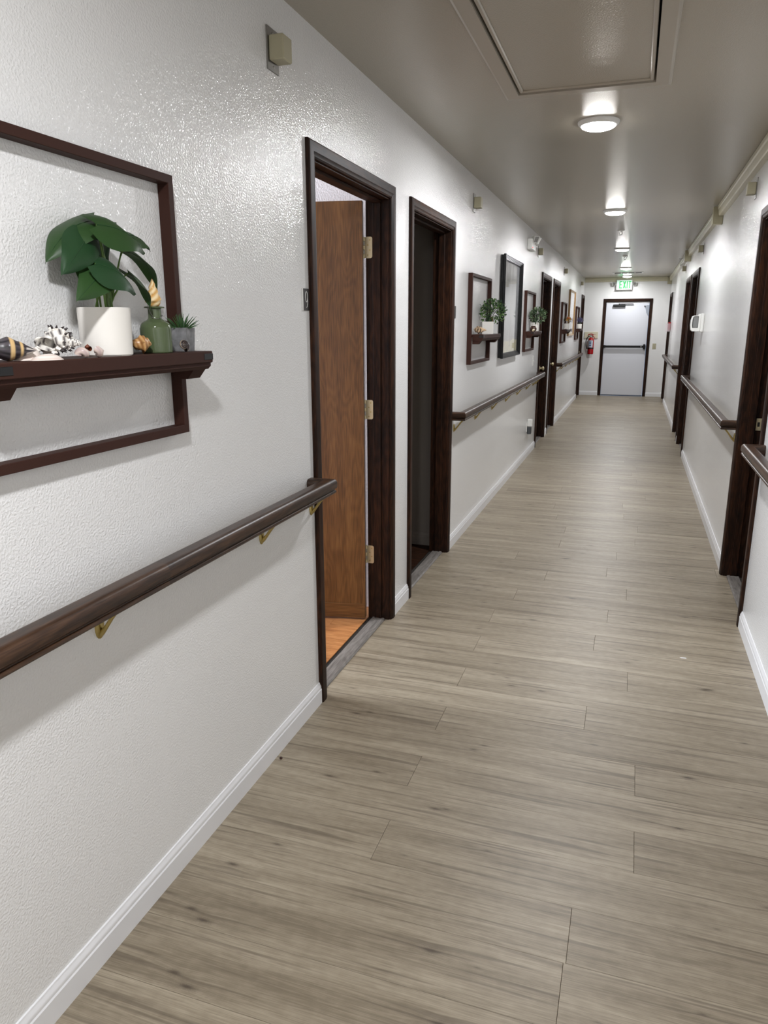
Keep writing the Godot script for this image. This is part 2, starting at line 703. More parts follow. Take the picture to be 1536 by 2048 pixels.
func plank(root: Node3D, x0: float, x1: float, z0: float, z1: float, cut: float, kind: int, flip: bool) -> void:
	var gap := 0.0004
	var ch := 0.0006
	var a := Vector3(x0 + gap, 0, z1 + gap)
	var b := Vector3(x1 - gap, 0, z0 - gap)
	var s := shape(0)
	s.box(Vector3(a.x, -0.004, a.z), Vector3(b.x, 0.0, b.z), ch)
	var start := cut if x0 >= cut - 0.01 else cut - PLANK_LONG
	for i in s.v.size():
		var p := s.v[i]
		var u := clampf((p.x - start) / PLANK_LONG, 0.0, 1.0)
		var v := clampf((p.z - z1) / PLANK_WIDE, 0.01, 0.99)
		if flip:
			u = 1.0 - u
		s.uv[i] = Vector2(u, (kind + v) / PLANK_KINDS)
	part("plank", s, M.plank, root)


func baseboard_outline() -> PackedVector2Array:
	return PackedVector2Array([Vector2(0, 0), Vector2(0, 0.012), Vector2(0.060, 0.012), Vector2(0.064, 0.0095), Vector2(0.070, 0.0098), Vector2(0.075, 0.0085), Vector2(0.081, 0.005), Vector2(0.087, 0.004), Vector2(0.088, 0.0)])


func baseboard(called: String, label: String, from: Vector3, to: Vector3, out: Vector3, look := "trim") -> void:
	var s := shape()
	s.extrude(baseboard_outline(), from, Vector3.UP, out, (to - from).normalized(), from.distance_to(to))
	single(called, s, M[look], label, "baseboard", 25.0, "structure")


# a door, built facing +x: its casing lies on the plane x = 0, the room behind is at -x, local z runs along the wall
func make_door(called: String, label: String, at: Vector3, turn: float, wide: float, opts: Dictionary) -> Node3D:
	var root := thing(called, label, "door", at, turn, "", "structure")
	var h := wide / 2.0
	var outline := PackedVector2Array([Vector2(0, 0), Vector2(0, 0.011), Vector2(0.003, 0.0155), Vector2(0.008, 0.017), Vector2(0.036, 0.0165), Vector2(0.042, 0.0135), Vector2(0.050, 0.0125), Vector2(0.056, 0.009), Vector2(0.057, 0.0)])
	for side in [-1.0, 1.0]:
		var s := shape(1)
		s.extrude(outline, Vector3(0, 0, side * h), Vector3(0, 0, -side), Vector3.RIGHT, Vector3.UP, CASING, 0.0, 1.0)
		part("casing", s, M.dark_wood, root, 20.0)
		var j := shape(1)
		j.box(Vector3(-T, 0, minf(side * (h - 0.062), side * (h - GAP))), Vector3(0.0, CASING - 0.062, maxf(side * (h - 0.062), side * (h - GAP))), 0.001)
		part("jamb", j, M.dark_wood, root)
		var st := shape(1)
		st.box(Vector3(-0.075, 0, minf(side * (h - 0.074), side * (h - 0.062))), Vector3(-0.038, CASING - 0.074, maxf(side * (h - 0.074), side * (h - 0.062))), 0.002)
		part("door_stop", st, M.dark_wood, root)
	var s2 := shape(2)
	s2.extrude(outline, Vector3(0, CASING, -h), Vector3.DOWN, Vector3.RIGHT, Vector3(0, 0, 1), wide, 1.0, 1.0)
	part("casing", s2, M.dark_wood, root, 20.0)
	var j2 := shape(2)
	j2.box(Vector3(-T, CASING - 0.062, -h + GAP), Vector3(0.0, CASING - GAP, h - GAP), 0.001)
	part("jamb", j2, M.dark_wood, root)
	var st2 := shape(2)
	st2.box(Vector3(-0.075, CASING - 0.074, -h + 0.062), Vector3(-0.038, CASING - 0.062, h - 0.062), 0.002)
	part("door_stop", st2, M.dark_wood, root)
	var th := shape(2)
	th.extrude(PackedVector2Array([Vector2(-0.092, 0.0), Vector2(-0.088, 0.006), Vector2(-0.06, 0.009), Vector2(-0.028, 0.007), Vector2(-0.020, 0.0)]), Vector3(0, 0, -h + 0.062), Vector3.RIGHT, Vector3.UP, Vector3(0, 0, 1), wide - 0.124)
	part("threshold", th, M.threshold, root, 30.0)
	# the leaf hangs on a pin at the room side of one jamb
	var hinge_side: float = opts.get("hinge", -1.0)
	var leaf_wide := wide - 0.130
	var s3 := shape(1)
	var z0 := 0.003 if hinge_side < 0 else -0.003 - leaf_wide
	s3.box(Vector3(0.006, 0.012, z0), Vector3(0.041, CASING - 0.066, z0 + leaf_wide), 0.0015)
	var leaf := part("leaf", s3, M[opts.get("wood", "dark_wood")], root)
	leaf.position = Vector3(-0.118, 0, hinge_side * (h - 0.063))
	leaf.rotation.y = deg_to_rad(opts.get("open", 0.0)) * hinge_side
	if opts.get("sweep", false):
		var k := shape(2)
		k.box(Vector3(0.041, 0.012, z0 + 0.002), Vector3(0.046, 0.090, z0 + leaf_wide - 0.002), 0.0015)
		part("kick_strip", k, M.door_wood, leaf)
	var knob := shape()
	knob.lathe([Vector2(0.0, 0.0), Vector2(0.030, 0.0), Vector2(0.030, 0.004), Vector2(0.012, 0.008), Vector2(0.011, 0.024), Vector2(0.024, 0.034), Vector2(0.027, 0.044), Vector2(0.024, 0.054), Vector2(0.012, 0.060), Vector2(0.0, 0.061)], 16)
	knob.turned(Transform3D(Basis(Vector3(0, 0, 1), -PI / 2), Vector3(0.041, 0.93, z0 + (leaf_wide - 0.065 if hinge_side < 0 else 0.065))))
	part("knob", knob, M.old_brass, leaf, 30.0, "brass door knob")
	for y in [1.836, 1.088, 0.348]:
		hinge(root, leaf, hinge_side, h, y)
	if opts.get("strike", false):
		var p := shape()
		var sz := -hinge_side * (h - 0.0625)
		p.box(Vector3(-0.107, 0.895, minf(sz, sz + hinge_side * 0.0015)), Vector3(-0.080, 0.965, maxf(sz, sz + hinge_side * 0.0015)), 0.0004)
		part("strike_plate", p, M.old_brass, root)
		var hole := shape()
		hole.box(Vector3(-0.099, 0.917, minf(sz + hinge_side * 0.0012, sz + hinge_side * 0.0018)), Vector3(-0.087, 0.943, maxf(sz + hinge_side * 0.0012, sz + hinge_side * 0.0018)))
		part("latch_hole", hole, M.black, root)
	return root


func hinge(root: Node3D, leaf: Node3D, side: float, h: float, y: float) -> void:
	var s := shape()
	var z := side * (h - 0.062)
	var z2 := z - side * 0.0025
	# the plate on the jamb, corners rounded
	var outline := PackedVector2Array()
	var r := 0.009
	for c in [[0.0 + r, r - 0.047, PI], [0.038 - r, r - 0.047, -PI / 2], [0.038 - r, 0.047 - r, 0.0], [0.0 + r, 0.047 - r, PI / 2]]:
		for i in 4:
			var an: float = c[2] + PI / 2 * i / 3.0
			outline.append(Vector2(c[0] + r * cos(an), c[1] + r * sin(an)))
	s.extrude(outline, Vector3(-0.1175, y, minf(z, z2)), Vector3.RIGHT, Vector3.UP, Vector3(0, 0, 1), 0.0025)
	var plate := part("hinge", s, M.old_brass, root, 30.0, "brass butt hinge")
	for q in [[0.026, 0.033], [0.016, 0.011], [0.026, -0.011], [0.016, -0.033]]:
		var sc := shape()
		sc.lathe([Vector2(0.0035, 0.0), Vector2(0.0032, 0.0007), Vector2(0.0, 0.0004)], 10)
		sc.turned(Transform3D(Basis(Vector3.RIGHT, PI / 2 if side < 0 else -PI / 2), Vector3(-0.1175 + q[0], y + q[1], z2)))
		part("screw", sc, M.brass, plate, 30.0)
	for i in 5:
		var k := shape()
		var y0 := y - 0.047 + i * 0.0188
		k.lathe([Vector2(0.0, y0 + 0.0004), Vector2(0.0055, y0 + 0.0004), Vector2(0.0065, y0 + 0.0016), Vector2(0.0065, y0 + 0.0172), Vector2(0.0055, y0 + 0.0184), Vector2(0.0, y0 + 0.0184)], 12, Vector3(-0.122, 0, z - side * 0.001))
		part("knuckle", k, M.old_brass if i % 2 == 0 else M.dull_steel, plate, 30.0)


func side_room(lo: Vector3, hi: Vector3, open_side: String, label: String, floor_label: String, oak: bool) -> void:
	# walls, ceiling and floor of a room behind a door; the corridor wall closes the open side
	var t := 0.10
	var s := shape()
	s.box(Vector3(lo.x - t, 0, lo.z - t), Vector3(hi.x + t, hi.y, lo.z))
	s.box(Vector3(lo.x - t, 0, hi.z), Vector3(hi.x + t, hi.y, hi.z + t))
	if oak:
		s.box(Vector3(lo.x - t, 0, lo.z), Vector3(lo.x, 0.85, hi.z))
		s.box(Vector3(lo.x - t, 2.15, lo.z), Vector3(lo.x, hi.y, hi.z))
		s.box(Vector3(lo.x - t, 0.85, lo.z), Vector3(lo.x, 2.15, -3.2))
		s.box(Vector3(lo.x - t, 0.85, -1.9), Vector3(lo.x, 2.15, hi.z))
	elif open_side == "right":
		s.box(Vector3(lo.x - t, 0, lo.z), Vector3(lo.x, hi.y, hi.z))
	else:
		s.box(Vector3(hi.x, 0, lo.z), Vector3(hi.x + t, hi.y, hi.z))
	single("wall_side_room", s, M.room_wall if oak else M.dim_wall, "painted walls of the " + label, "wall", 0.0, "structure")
	var c := shape()
	c.box(Vector3(lo.x - t, hi.y, lo.z - t), Vector3(hi.x + t, hi.y + 0.1, hi.z + t))
	single("ceiling_side_room", c, M.ceiling_smooth, "ceiling of the " + label, "ceiling", 0.0, "structure")
	var root := thing("floor_side_room", floor_label, "floor", Vector3.ZERO, 0.0, "", "structure")
	var f := shape()
	f.box(Vector3(lo.x - t, -0.12, lo.z - t), Vector3(hi.x + t, -0.003, hi.z + t))
	part("subfloor", f, M.under, root)
	var step := 0.066 if oak else 0.18
	var mat: Material = M.oak if oak else M.dark_wood
	var rng := RandomNumberGenerator.new()
	rng.seed = 19
	var z := hi.z
	while z > lo.z + 0.005:
		var z1 := maxf(z - step, lo.z)
		var x := hi.x
		var long := rng.randf_range(0.12, 0.4) if oak else 1.2
		while x > lo.x + 0.005:
			var x1 := maxf(x - long, lo.x)
			var b := shape(0)
			b.box(Vector3(x1 + 0.0002, -0.003, z1 + 0.0002), Vector3(x - 0.0002, 0.002, z - 0.0002), 0.0004)
			var off := Vector2(rng.randf(), rng.randf())
			for i in b.uv.size():
				b.uv[i] = b.uv[i] + off
			part("floorboard", b, mat, root)
			x = x1
			long = 0.42 if oak else 1.2
		z = z1


func make_setting() -> void:
	wall_with_doors("wall_left", "white orange-peel corridor wall on the left with five doorways", -T, 0.0, LEFT_DOORS)
	wall_with_doors("wall_right", "white orange-peel corridor wall on the right with four doorways", W, W + T, RIGHT_DOORS)
	make_floor()
	# end wall with its doorway, and the wall that closes the corridor behind the camera
	var s := shape()
	var e0 := 0.405
	var e1 := 1.395
	s.box(Vector3(0, 0, -D - 0.12), Vector3(e0 + GAP, H, -D))
	s.box(Vector3(e1 - GAP, 0, -D - 0.12), Vector3(W, H, -D))
	s.box(Vector3(e0 + GAP, 2.03 - GAP, -D - 0.12), Vector3(e1 - GAP, H, -D))
	single("wall_end", s, M.wall, "white wall closing the far end of the corridor around the exit door", "wall", 0.0, "structure")
	var sb := shape()
	sb.box(Vector3(-T, 0, BACK), Vector3(W + T, H, BACK + 0.12))
	single("wall_back", sb, M.wall, "white wall closing the corridor behind the camera", "wall", 0.0, "structure")
	make_ceiling()
	# baseboards
	var z := BACK
	var names := ["white baseboard under the near handrail and the shell shelf on the left", "short white baseboard between the two open left doorways", "long white baseboard on the left under the middle handrail", "narrow white baseboard between the two far left doorways", "white baseboard on the left under the farthest handrail"]
	for i in LEFT_DOORS.size():
		baseboard("baseboard_left", names[i], Vector3(0, 0, z), Vector3(0, 0, LEFT_DOORS[i][0]), Vector3.RIGHT)
		z = LEFT_DOORS[i][1]
	z = BACK
	names = ["bluish white baseboard nearest on the right before the first doorway", "long white baseboard on the right under the middle handrail", "narrow white baseboard between the two middle right doorways", "white baseboard on the right under the farthest handrail"]
	for i in RIGHT_DOORS.size():
		baseboard("baseboard_right", names[i], Vector3(W, 0, z), Vector3(W, 0, RIGHT_DOORS[i][0]), Vector3.LEFT)
		z = RIGHT_DOORS[i][1]
	baseboard("baseboard_right", "stub of white baseboard in the far right corner", Vector3(W, 0, z), Vector3(W, 0, -D), Vector3.LEFT)
	baseboard("baseboard_end", "white baseboard left of the exit door below the fire extinguisher", Vector3(0, 0, -D), Vector3(e0, 0, -D), Vector3(0, 0, 1))
	baseboard("baseboard_end", "white baseboard right of the exit door below the switch", Vector3(e1, 0, -D), Vector3(W, 0, -D), Vector3(0, 0, 1))
	# doors
	var about := [
		["open brown wooden door of room nine, hung with three brass hinges", {"open": 79.0, "wood": "door_wood", "sweep": true}],
		["dark doorway with an unlit room behind, second on the left", {"open": 88.0, "hinge": 1.0}],
		["dark brown closed door beside the small shelf with the brown jar", {"hinge": 1.0}],
		["dark brown closed door just beyond the narrow white pier on the left", {"hinge": 1.0}],
		["dark brown closed door on the left in the far corner by the extinguisher", {"hinge": 1.0}]]
	for i in LEFT_DOORS.size():
		var d: Array = LEFT_DOORS[i]
		make_door("door_%d" % (i + 1), about[i][0], Vector3(0, 0, (d[0] + d[1]) / 2.0), 0.0, d[0] - d[1], about[i][1])
	var right := [
		["dark brown doorway nearest on the right with a brass strike plate", {"open": 86.0, "hinge": -1.0, "strike": true}],
		["dark brown closed door beyond the wall-mounted dispenser on the right", {"hinge": 1.0}],
		["dark brown closed door third along the right wall", {"hinge": 1.0}],
		["dark brown closed door on the right behind the red alarm station", {"hinge": 1.0}]]
	for i in RIGHT_DOORS.size():
		var d: Array = RIGHT_DOORS[i]
		make_door("door_%d" % (i + 6), right[i][0], Vector3(W, 0, (d[0] + d[1]) / 2.0), PI, d[0] - d[1], right[i][1])
	# rooms behind the doors
	side_room(Vector3(-2.7, 0, -3.50), Vector3(-T, 2.44, -0.9), "right", "room behind the open brown door", "orange oak strip floor inside the open room nine", true)
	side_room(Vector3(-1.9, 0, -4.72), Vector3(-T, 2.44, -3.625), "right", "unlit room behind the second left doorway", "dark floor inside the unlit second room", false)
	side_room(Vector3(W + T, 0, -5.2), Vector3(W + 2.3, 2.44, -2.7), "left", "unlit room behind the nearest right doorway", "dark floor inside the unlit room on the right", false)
	for r in [[-T - 0.02, -T - 1.8, -4.72]]:
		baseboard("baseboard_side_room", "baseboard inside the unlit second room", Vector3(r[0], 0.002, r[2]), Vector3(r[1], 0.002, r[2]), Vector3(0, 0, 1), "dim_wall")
	exit_door(e0, e1)


func make_ceiling() -> void:
	var x0 := 0.545
	var x1 := 1.105
	var z0 := -3.505
	var z1 := -2.0
	var t := 0.12
	var s := shape()
	s.box(Vector3(-T, H, z1), Vector3(W + T, H + t, BACK + 0.12))
	s.box(Vector3(-T, H, -D - 0.12), Vector3(W + T, H + t, z0))
	s.box(Vector3(-T, H, z0), Vector3(x0, H + t, z1))
	s.box(Vector3(x1, H, z0), Vector3(W + T, H + t, z1))
	single("ceiling", s, M.ceiling, "beige glossy corridor ceiling", "ceiling", 0.0, "structure")
	# attic hatch: flat trim, a dark gap, the lift-out panel with a small bead
	var root := thing("attic_hatch", "rectangular ceiling access hatch with beige trim near the first lamp", "hatch", Vector3((x0 + x1) / 2, H, (z0 + z1) / 2))
	var hx := (x1 - x0) / 2
	var hz := (z1 - z0) / 2
	var w := 0.062
	var flat := PackedVector2Array([Vector2(0, 0), Vector2(0.004, -0.006), Vector2(0.012, -0.008), Vector2(w, -0.008), Vector2(w, 0)])
	for side in [-1.0, 1.0]:
		var a := shape(2)
		a.extrude(flat, Vector3(side * (hx + w), 0, -hz - w), Vector3(-side, 0, 0), Vector3.UP, Vector3(0, 0, 1), 2 * hz + 2 * w, 1.0, 1.0)
		part("trim_board", a, M.ceiling_smooth, root)
		var b := shape(0)
		b.extrude(flat, Vector3(-hx - w, 0, side * (hz + w)), Vector3(0, 0, -side), Vector3.UP, Vector3.RIGHT, 2 * hx + 2 * w, 1.0, 1.0)
		part("trim_board", b, M.ceiling_smooth, root)
	var p := shape()
	p.box(Vector3(-hx + 0.007, 0.004, -hz + 0.007), Vector3(hx - 0.007, 0.03, hz - 0.007), 0.002)
	part("panel", p, M.hatch, root)
	var bead := PackedVector2Array([Vector2(0, 0), Vector2(0, -0.004), Vector2(0.003, -0.007), Vector2(0.012, -0.007), Vector2(0.016, -0.003), Vector2(0.016, 0)])
	for side in [-1.0, 1.0]:
		var a := shape(2)
		a.extrude(bead, Vector3(side * (hx - 0.008), 0.004, -hz + 0.008), Vector3(-side, 0, 0), Vector3.UP, Vector3(0, 0, 1), 2 * hz - 0.016, 1.0, 1.0)
		part("panel_bead", a, M.ceiling_smooth, root, 30.0)
		var b := shape(0)
		b.extrude(bead, Vector3(-hx + 0.008, 0.004, side * (hz - 0.008)), Vector3(0, 0, -side), Vector3.UP, Vector3.RIGHT, 2 * hx - 0.016, 1.0, 1.0)
		part("panel_bead", b, M.ceiling_smooth, root, 30.0)
	var lid := shape()
	lid.box(Vector3(-hx - 0.03, 0.125, -hz - 0.03), Vector3(hx + 0.03, 0.15, hz + 0.03))
	part("shaft_cover", lid, M.under, root)


func exit_door(e0: float, e1: float) -> void:
	var root := thing("door_10", "white exit door with a black push bar at the corridor's far end", "door", Vector3((e0 + e1) / 2, 0, -D), 0.0, "", "structure")
	var h := (e1 - e0) / 2
	var top := 2.03
	var outline := PackedVector2Array([Vector2(0, 0), Vector2(0, 0.012), Vector2(0.004, 0.017), Vector2(0.040, 0.017), Vector2(0.052, 0.012), Vector2(0.057, 0.008), Vector2(0.057, 0.0)])
	for side in [-1.0, 1.0]:
		var s := shape(1)
		s.extrude(outline, Vector3(side * h, 0, 0), Vector3(-side, 0, 0), Vector3(0, 0, 1), Vector3.UP, top, 0.0, 1.0)
		part("casing", s, M.dark_wood, root, 20.0)
		var j := shape(1)
		j.box(Vector3(minf(side * (h - 0.060), side * (h - GAP)), 0, -0.12), Vector3(maxf(side * (h - 0.060), side * (h - GAP)), top - 0.06, 0.0))
		part("jamb", j, M.dark_wood, root)
	var s2 := shape(0)
	s2.extrude(outline, Vector3(-h, top, 0), Vector3.DOWN, Vector3(0, 0, 1), Vector3.RIGHT, 2 * h, 1.0, 1.0)
	part("casing", s2, M.dark_wood, root, 20.0)
	var j2 := shape(0)
	j2.box(Vector3(-h + GAP, top - 0.06, -0.12), Vector3(h - GAP, top - GAP, 0.0))
	part("jamb", j2, M.dark_wood, root)
	var hd := shape(0)
	hd.box(Vector3(-h + 0.060, top - 0.098, -0.075), Vector3(h - 0.060, top - 0.06, -0.03), 0.002)
	part("head_stop", hd, M.trim, root)
	var lw := h - 0.063
	var lf := shape(1)
	lf.box(Vector3(-lw, 0.018, -0.075), Vector3(lw, top - 0.100, -0.030), 0.002)
	var leaf := part("leaf", lf, M.door_white, root)
	var sw := shape(0)
	sw.box(Vector3(-lw, 0.004, -0.05), Vector3(lw, 0.020, -0.026), 0.002)
	part("door_sweep", sw, M.black, leaf)
	# panic bar
	var bar := shape(0)
	bar.box(Vector3(-lw + 0.03, 1.022, -0.030 + 0.030), Vector3(lw - 0.03, 1.068, -0.030 + 0.060), 0.008)
	var push := part("push_bar", bar, M.black_gloss, leaf, 40.0, "black push bar")
	for q in [[-lw + 0.012, 0.030, 0.030], [lw - 0.045, 0.030, 0.052]]:
		var cap := shape()
		cap.box(Vector3(q[0] - q[1] / 2, 1.045 - q[2], -0.030), Vector3(q[0] + q[1], 1.045 + q[2], 0.036), 0.008)
		part("bar_housing", cap, M.black_gloss, push, 40.0)
	var dog := shape()
	dog.lathe([Vector2(0, 0), Vector2(0.011, 0.0), Vector2(0.011, 0.003), Vector2(0, 0.004)], 12)
	dog.turned(Transform3D(Basis(Vector3.RIGHT, PI / 2), Vector3(lw - 0.10, 1.045, 0.030)))
	part("dogging_lock", dog, M.steel, push, 30.0)
	# door closer
	var body := shape(0)
	body.box(Vector3(-0.295, 1.868, -0.030), Vector3(-0.045, 1.915, 0.030), 0.010)
	var closer := part("door_closer", body, M.black, leaf, 40.0, "black door closer")
	var arm := shape(0)
	arm.box(Vector3(-0.185, 1.918, -0.006), Vector3(0.115, 1.934, 0.012), 0.003)
	part("closer_arm", arm, M.black, closer)
	var post := shape()
	post.lathe([Vector2(0, 1.912), Vector2(0.012, 1.912), Vector2(0.012, 1.935), Vector2(0, 1.935)], 12, Vector3(-0.17, 0, 0.0))
	part("closer_pivot", post, M.black, closer, 30.0)
	var sensor := shape(1)
	sensor.extrude(PackedVector2Array([Vector2(0, 0), Vector2(-0.055, 0.0), Vector2(-0.075, -0.03), Vector2(-0.050, -0.15), Vector2(-0.018, -0.21), Vector2(0, -0.22)]), Vector3(lw - 0.002, 1.895, -0.030), Vector3.RIGHT, Vector3.UP, Vector3(0, 0, 1), 0.035)
	part("alarm_contact", sensor, paint(rgb(150, 156, 166), 0.5), leaf, 0.0, "grey contact cover")
	var nub := shape()
	nub.box(Vector3(lw - 0.105, 1.872, -0.030), Vector3(lw - 0.072, 1.884, 0.012), 0.003)
	part("contact_screw", nub, M.black, leaf)


# ---------------------------------------------------------------- lamps
func ceiling_light(z: float, label: String, x := LAMP_X, y := H, energy := LAMP_ENERGY, tone := Color(0.98, 0.985, 1.0)) -> void:
	var root := thing("ceiling_light", label, "lamp", Vector3(x, y, z), 0.0, "round lamps along the corridor ceiling")
	var s := shape()
	s.lathe([Vector2(0.0, 0.0), Vector2(0.100, 0.0), Vector2(0.1005, -0.004), Vector2(0.098, -0.011), Vector2(0.090, -0.018), Vector2(0.084, -0.020), Vector2(0.080, -0.018), Vector2(0.0, -0.014)], 40)
	part("trim_ring", s, M.white_plastic, root, 35.0)
	var d := shape()
	var prof := []
	for i in 9:
		var t := PI / 2 * i / 8.0
		prof.append(Vector2(0.083 * cos(t), -0.018 - 0.022 * sin(t)))
	d.lathe(prof, 40)
	part("diffuser", d, M.lens, root, 60.0)
	var l := AreaLight3D.new()
	l.name = "lamp_glow"
	l.area_size = Vector2(0.12, 0.12)
	l.light_energy = energy
	l.light_color = tone
	l.area_range = 30.0
	l.shadow_enabled = true
	root.add_child(l)
	l.position = Vector3(0, -0.046, 0)
	l.rotation_degrees.x = -90.0


# daylight comes into the room behind the open door through a window in its outer wall
func room_window() -> void:
	var root := thing("window_1", "white-framed window in the outer wall of the open room nine", "window", Vector3(-2.7, 0.85, -2.55), 0.0, "", "structure")
	for e in [-1.0, 1.0]:
		var a := shape(1)
		a.box(Vector3(-0.10, 0.0, minf(e * 0.65, e * 0.59)), Vector3(0.01, 1.3, maxf(e * 0.65, e * 0.59)), 0.003)
		part("window_frame", a, M.trim, root)
		var b := shape(2)
		b.box(Vector3(-0.10, 0.0 if e < 0 else 1.24, -0.59), Vector3(0.01, 0.06 if e < 0 else 1.3, 0.59), 0.003)
		part("window_frame", b, M.trim, root)
	var m := shape(1)
	m.box(Vector3(-0.07, 0.06, -0.02), Vector3(-0.02, 1.24, 0.02), 0.003)
	part("mullion", m, M.trim, root)
	for e in [-1.0, 1.0]:
		var g := shape()
		g.box(Vector3(-0.048, 0.06, minf(e * 0.02, e * 0.59)), Vector3(-0.044, 1.24, maxf(e * 0.02, e * 0.59)))
		part("pane", g, M.pane, root)
	var l := AreaLight3D.new()
	l.name = "daylight"
	l.area_size = Vector2(1.25, 1.2)
	l.light_energy = DAYLIGHT
	l.light_color = Color(0.93, 0.96, 1.0)
	l.area_range = 30.0
	l.shadow_enabled = true
	root.add_child(l)
	l.position = Vector3(-0.16, 0.65, 0)
	l.rotation_degrees.y = -90.0


func _ready() -> void:
	# camera, environment
	var cam := Camera3D.new()
	cam.name = "camera"
	add_child(cam)
	cam.position = Vector3(1.1058, 1.4845, 0.0)
	cam.rotation = Vector3(-0.2500, 0.3241, -0.0018)
	cam.fov = rad_to_deg(2.0 * atan(1024.0 / 1458.0))
	cam.near = 0.02
	cam.far = 60.0
	cam.current = true
	var env := Environment.new()
	env.background_mode = Environment.BG_COLOR
	env.background_color = Color(0.62, 0.74, 0.9)
	env.tonemap_mode = Environment.TONE_MAPPER_LINEAR
	env.tonemap_exposure = 1.27
	env.sdfgi_enabled = true
	env.ssao_enabled = true
	env.ssil_enabled = true
	var we := WorldEnvironment.new()
	we.name = "environment"
	we.environment = env
	add_child(we)

	make_materials()
	make_setting()
	var words := ["round ceiling lamp behind the camera over the corridor's start", "round ceiling lamp just above and behind the viewpoint", "nearest visible round ceiling lamp beyond the hatch", "second visible round ceiling lamp along the corridor", "third visible round ceiling lamp along the corridor", "fourth visible round ceiling lamp before the air vent", "last round ceiling lamp right above the exit sign"]
	for i in LAMPS.size():
		ceiling_light(LAMPS[i], words[i], LAMP_X, H, LAMP_ENERGY * POWER[i])
	room_window()
	make_things()



# ---------------------------------------------------------------- things on the walls
func rail_outline() -> PackedVector2Array:
	var p := PackedVector2Array([Vector2(0.007, 0.882), Vector2(0.046, 0.882), Vector2(0.050, 0.884), Vector2(0.052, 0.888), Vector2(0.051, 0.893), Vector2(0.047, 0.8955), Vector2(0.047, 0.898), Vector2(0.051, 0.9005), Vector2(0.0545, 0.905), Vector2(0.055, 0.910)])
	for i in 6:
		var t := PI / 2 * i / 5.0
		p.append(Vector2(0.039 + 0.016 * cos(t), 0.921 + 0.017 * sin(t)))
	for i in 6:
		var t := PI / 2 + PI / 2 * i / 5.0
		p.append(Vector2(0.016 + 0.016 * cos(t), 0.921 + 0.017 * sin(t)))
	for q in [Vector2(0.0, 0.910), Vector2(0.004, 0.9005), Vector2(0.008, 0.898), Vector2(0.008, 0.8955), Vector2(0.003, 0.893), Vector2(0.002, 0.888), Vector2(0.004, 0.884)]:
		p.append(q)
	return p


# z0 is the end nearer the camera, z1 the farther one; brackets at the given z
func handrail(label: String, right: bool, z0: float, z1: float, brackets: Array) -> void:
	var long := z0 - z1
	var mid := (z0 + z1) / 2.0
	var root := thing("handrail", label, "handrail", Vector3(W if right else 0.0, 0, mid), PI if right else 0.0, "dark wooden handrails along the corridor")
	var o := rail_outline()
	var s := shape()
	s.extrude(o, Vector3(0.045, 0, -long / 2 + 0.055), Vector3.RIGHT, Vector3.UP, Vector3(0, 0, 1), long - 0.11, -1.0, -1.0)
	part("rail", s, M.rail_wood, root, 28.0)
	for e in [-1.0, 1.0]:
		var r := shape()
		r.extrude(o, Vector3(0.001, 0, e * (long / 2 - 0.055)), Vector3(0, 0, e), Vector3.UP, Vector3.RIGHT, 0.044, 0.0, -1.0)
		part("wall_return", r, M.rail_wood, root, 28.0)
	for z in brackets:
		var lz: float = (z - mid) * (-1.0 if right else 1.0)
		var b := shape()
		b.tube([Vector3(0.002, 0.806, lz), Vector3(0.010, 0.812, lz), Vector3(0.022, 0.827, lz), Vector3(0.038, 0.849, lz), Vector3(0.052, 0.866, lz), Vector3(0.064, 0.879, lz)], [0.0075, 0.0062, 0.005, 0.0048, 0.0052, 0.0065], 8)
		var arm := part("bracket", b, M.brass, root, 50.0, "brass rail bracket")
		var rose := shape()
		rose.lathe([Vector2(0.0, 0.0), Vector2(0.015, 0.0), Vector2(0.014, 0.003), Vector2(0.008, 0.006), Vector2(0.0, 0.007)], 14)
		rose.turned(Transform3D(Basis(Vector3(0, 0, 1), -PI / 2).scaled(Vector3(1.0, 1.9, 1.0)), Vector3(0.0005, 0.822, lz)))
		part("wall_plate", rose, M.brass, arm, 40.0)
		var saddle := shape()
		saddle.box(Vector3(0.056, 0.8785, lz - 0.026), Vector3(0.084, 0.8818, lz + 0.026), 0.001)
		part("saddle", saddle, M.brass, arm)
	for i in brackets.size() - 1:
		var z: float = (brackets[i] * 0.72 + brackets[i + 1] * 0.28 - mid) * (-1.0 if right else 1.0)
		var p := shape()
		p.lathe([Vector2(0.0, 0.870), Vector2(0.0022, 0.871), Vector2(0.0022, 0.8818), Vector2(0.0, 0.8818)], 8, Vector3(0.072, 0, z))
		part("screw", p, M.brass, root)


func call_box(label: String, right: bool, z: float, y := 2.288) -> void:
	var root := thing("call_light_box", label, "call light", Vector3(W if right else 0.0, y, z), PI if right else 0.0, "small beige boxes high on the corridor walls")
	var p := shape()
	p.extrude(PackedVector2Array([Vector2(-0.036, -0.058), Vector2(0.036, -0.058), Vector2(0.036, 0.058), Vector2(-0.036, 0.058)]), Vector3.ZERO, Vector3(0, 0, 1), Vector3.UP, Vector3.RIGHT, 0.005)
	part("plate", p, M.dull_steel, root)
	for sy in [-0.045, 0.045]:
		var c := shape()
		c.lathe([Vector2(0.0035, 0.0), Vector2(0.003, 0.0015), Vector2(0.0, 0.002)], 8)
		c.turned(Transform3D(Basis(Vector3(0, 0, 1), -PI / 2), Vector3(0.005, sy, 0)))
		part("screw", c, M.steel, root, 30.0)
	var b := shape()
	b.box(Vector3(0.005, -0.034, -0.030), Vector3(0.054, 0.034, 0.030), 0.0035)
	part("lens_box", b, M.beige, root, 0.0, "beige plastic box")


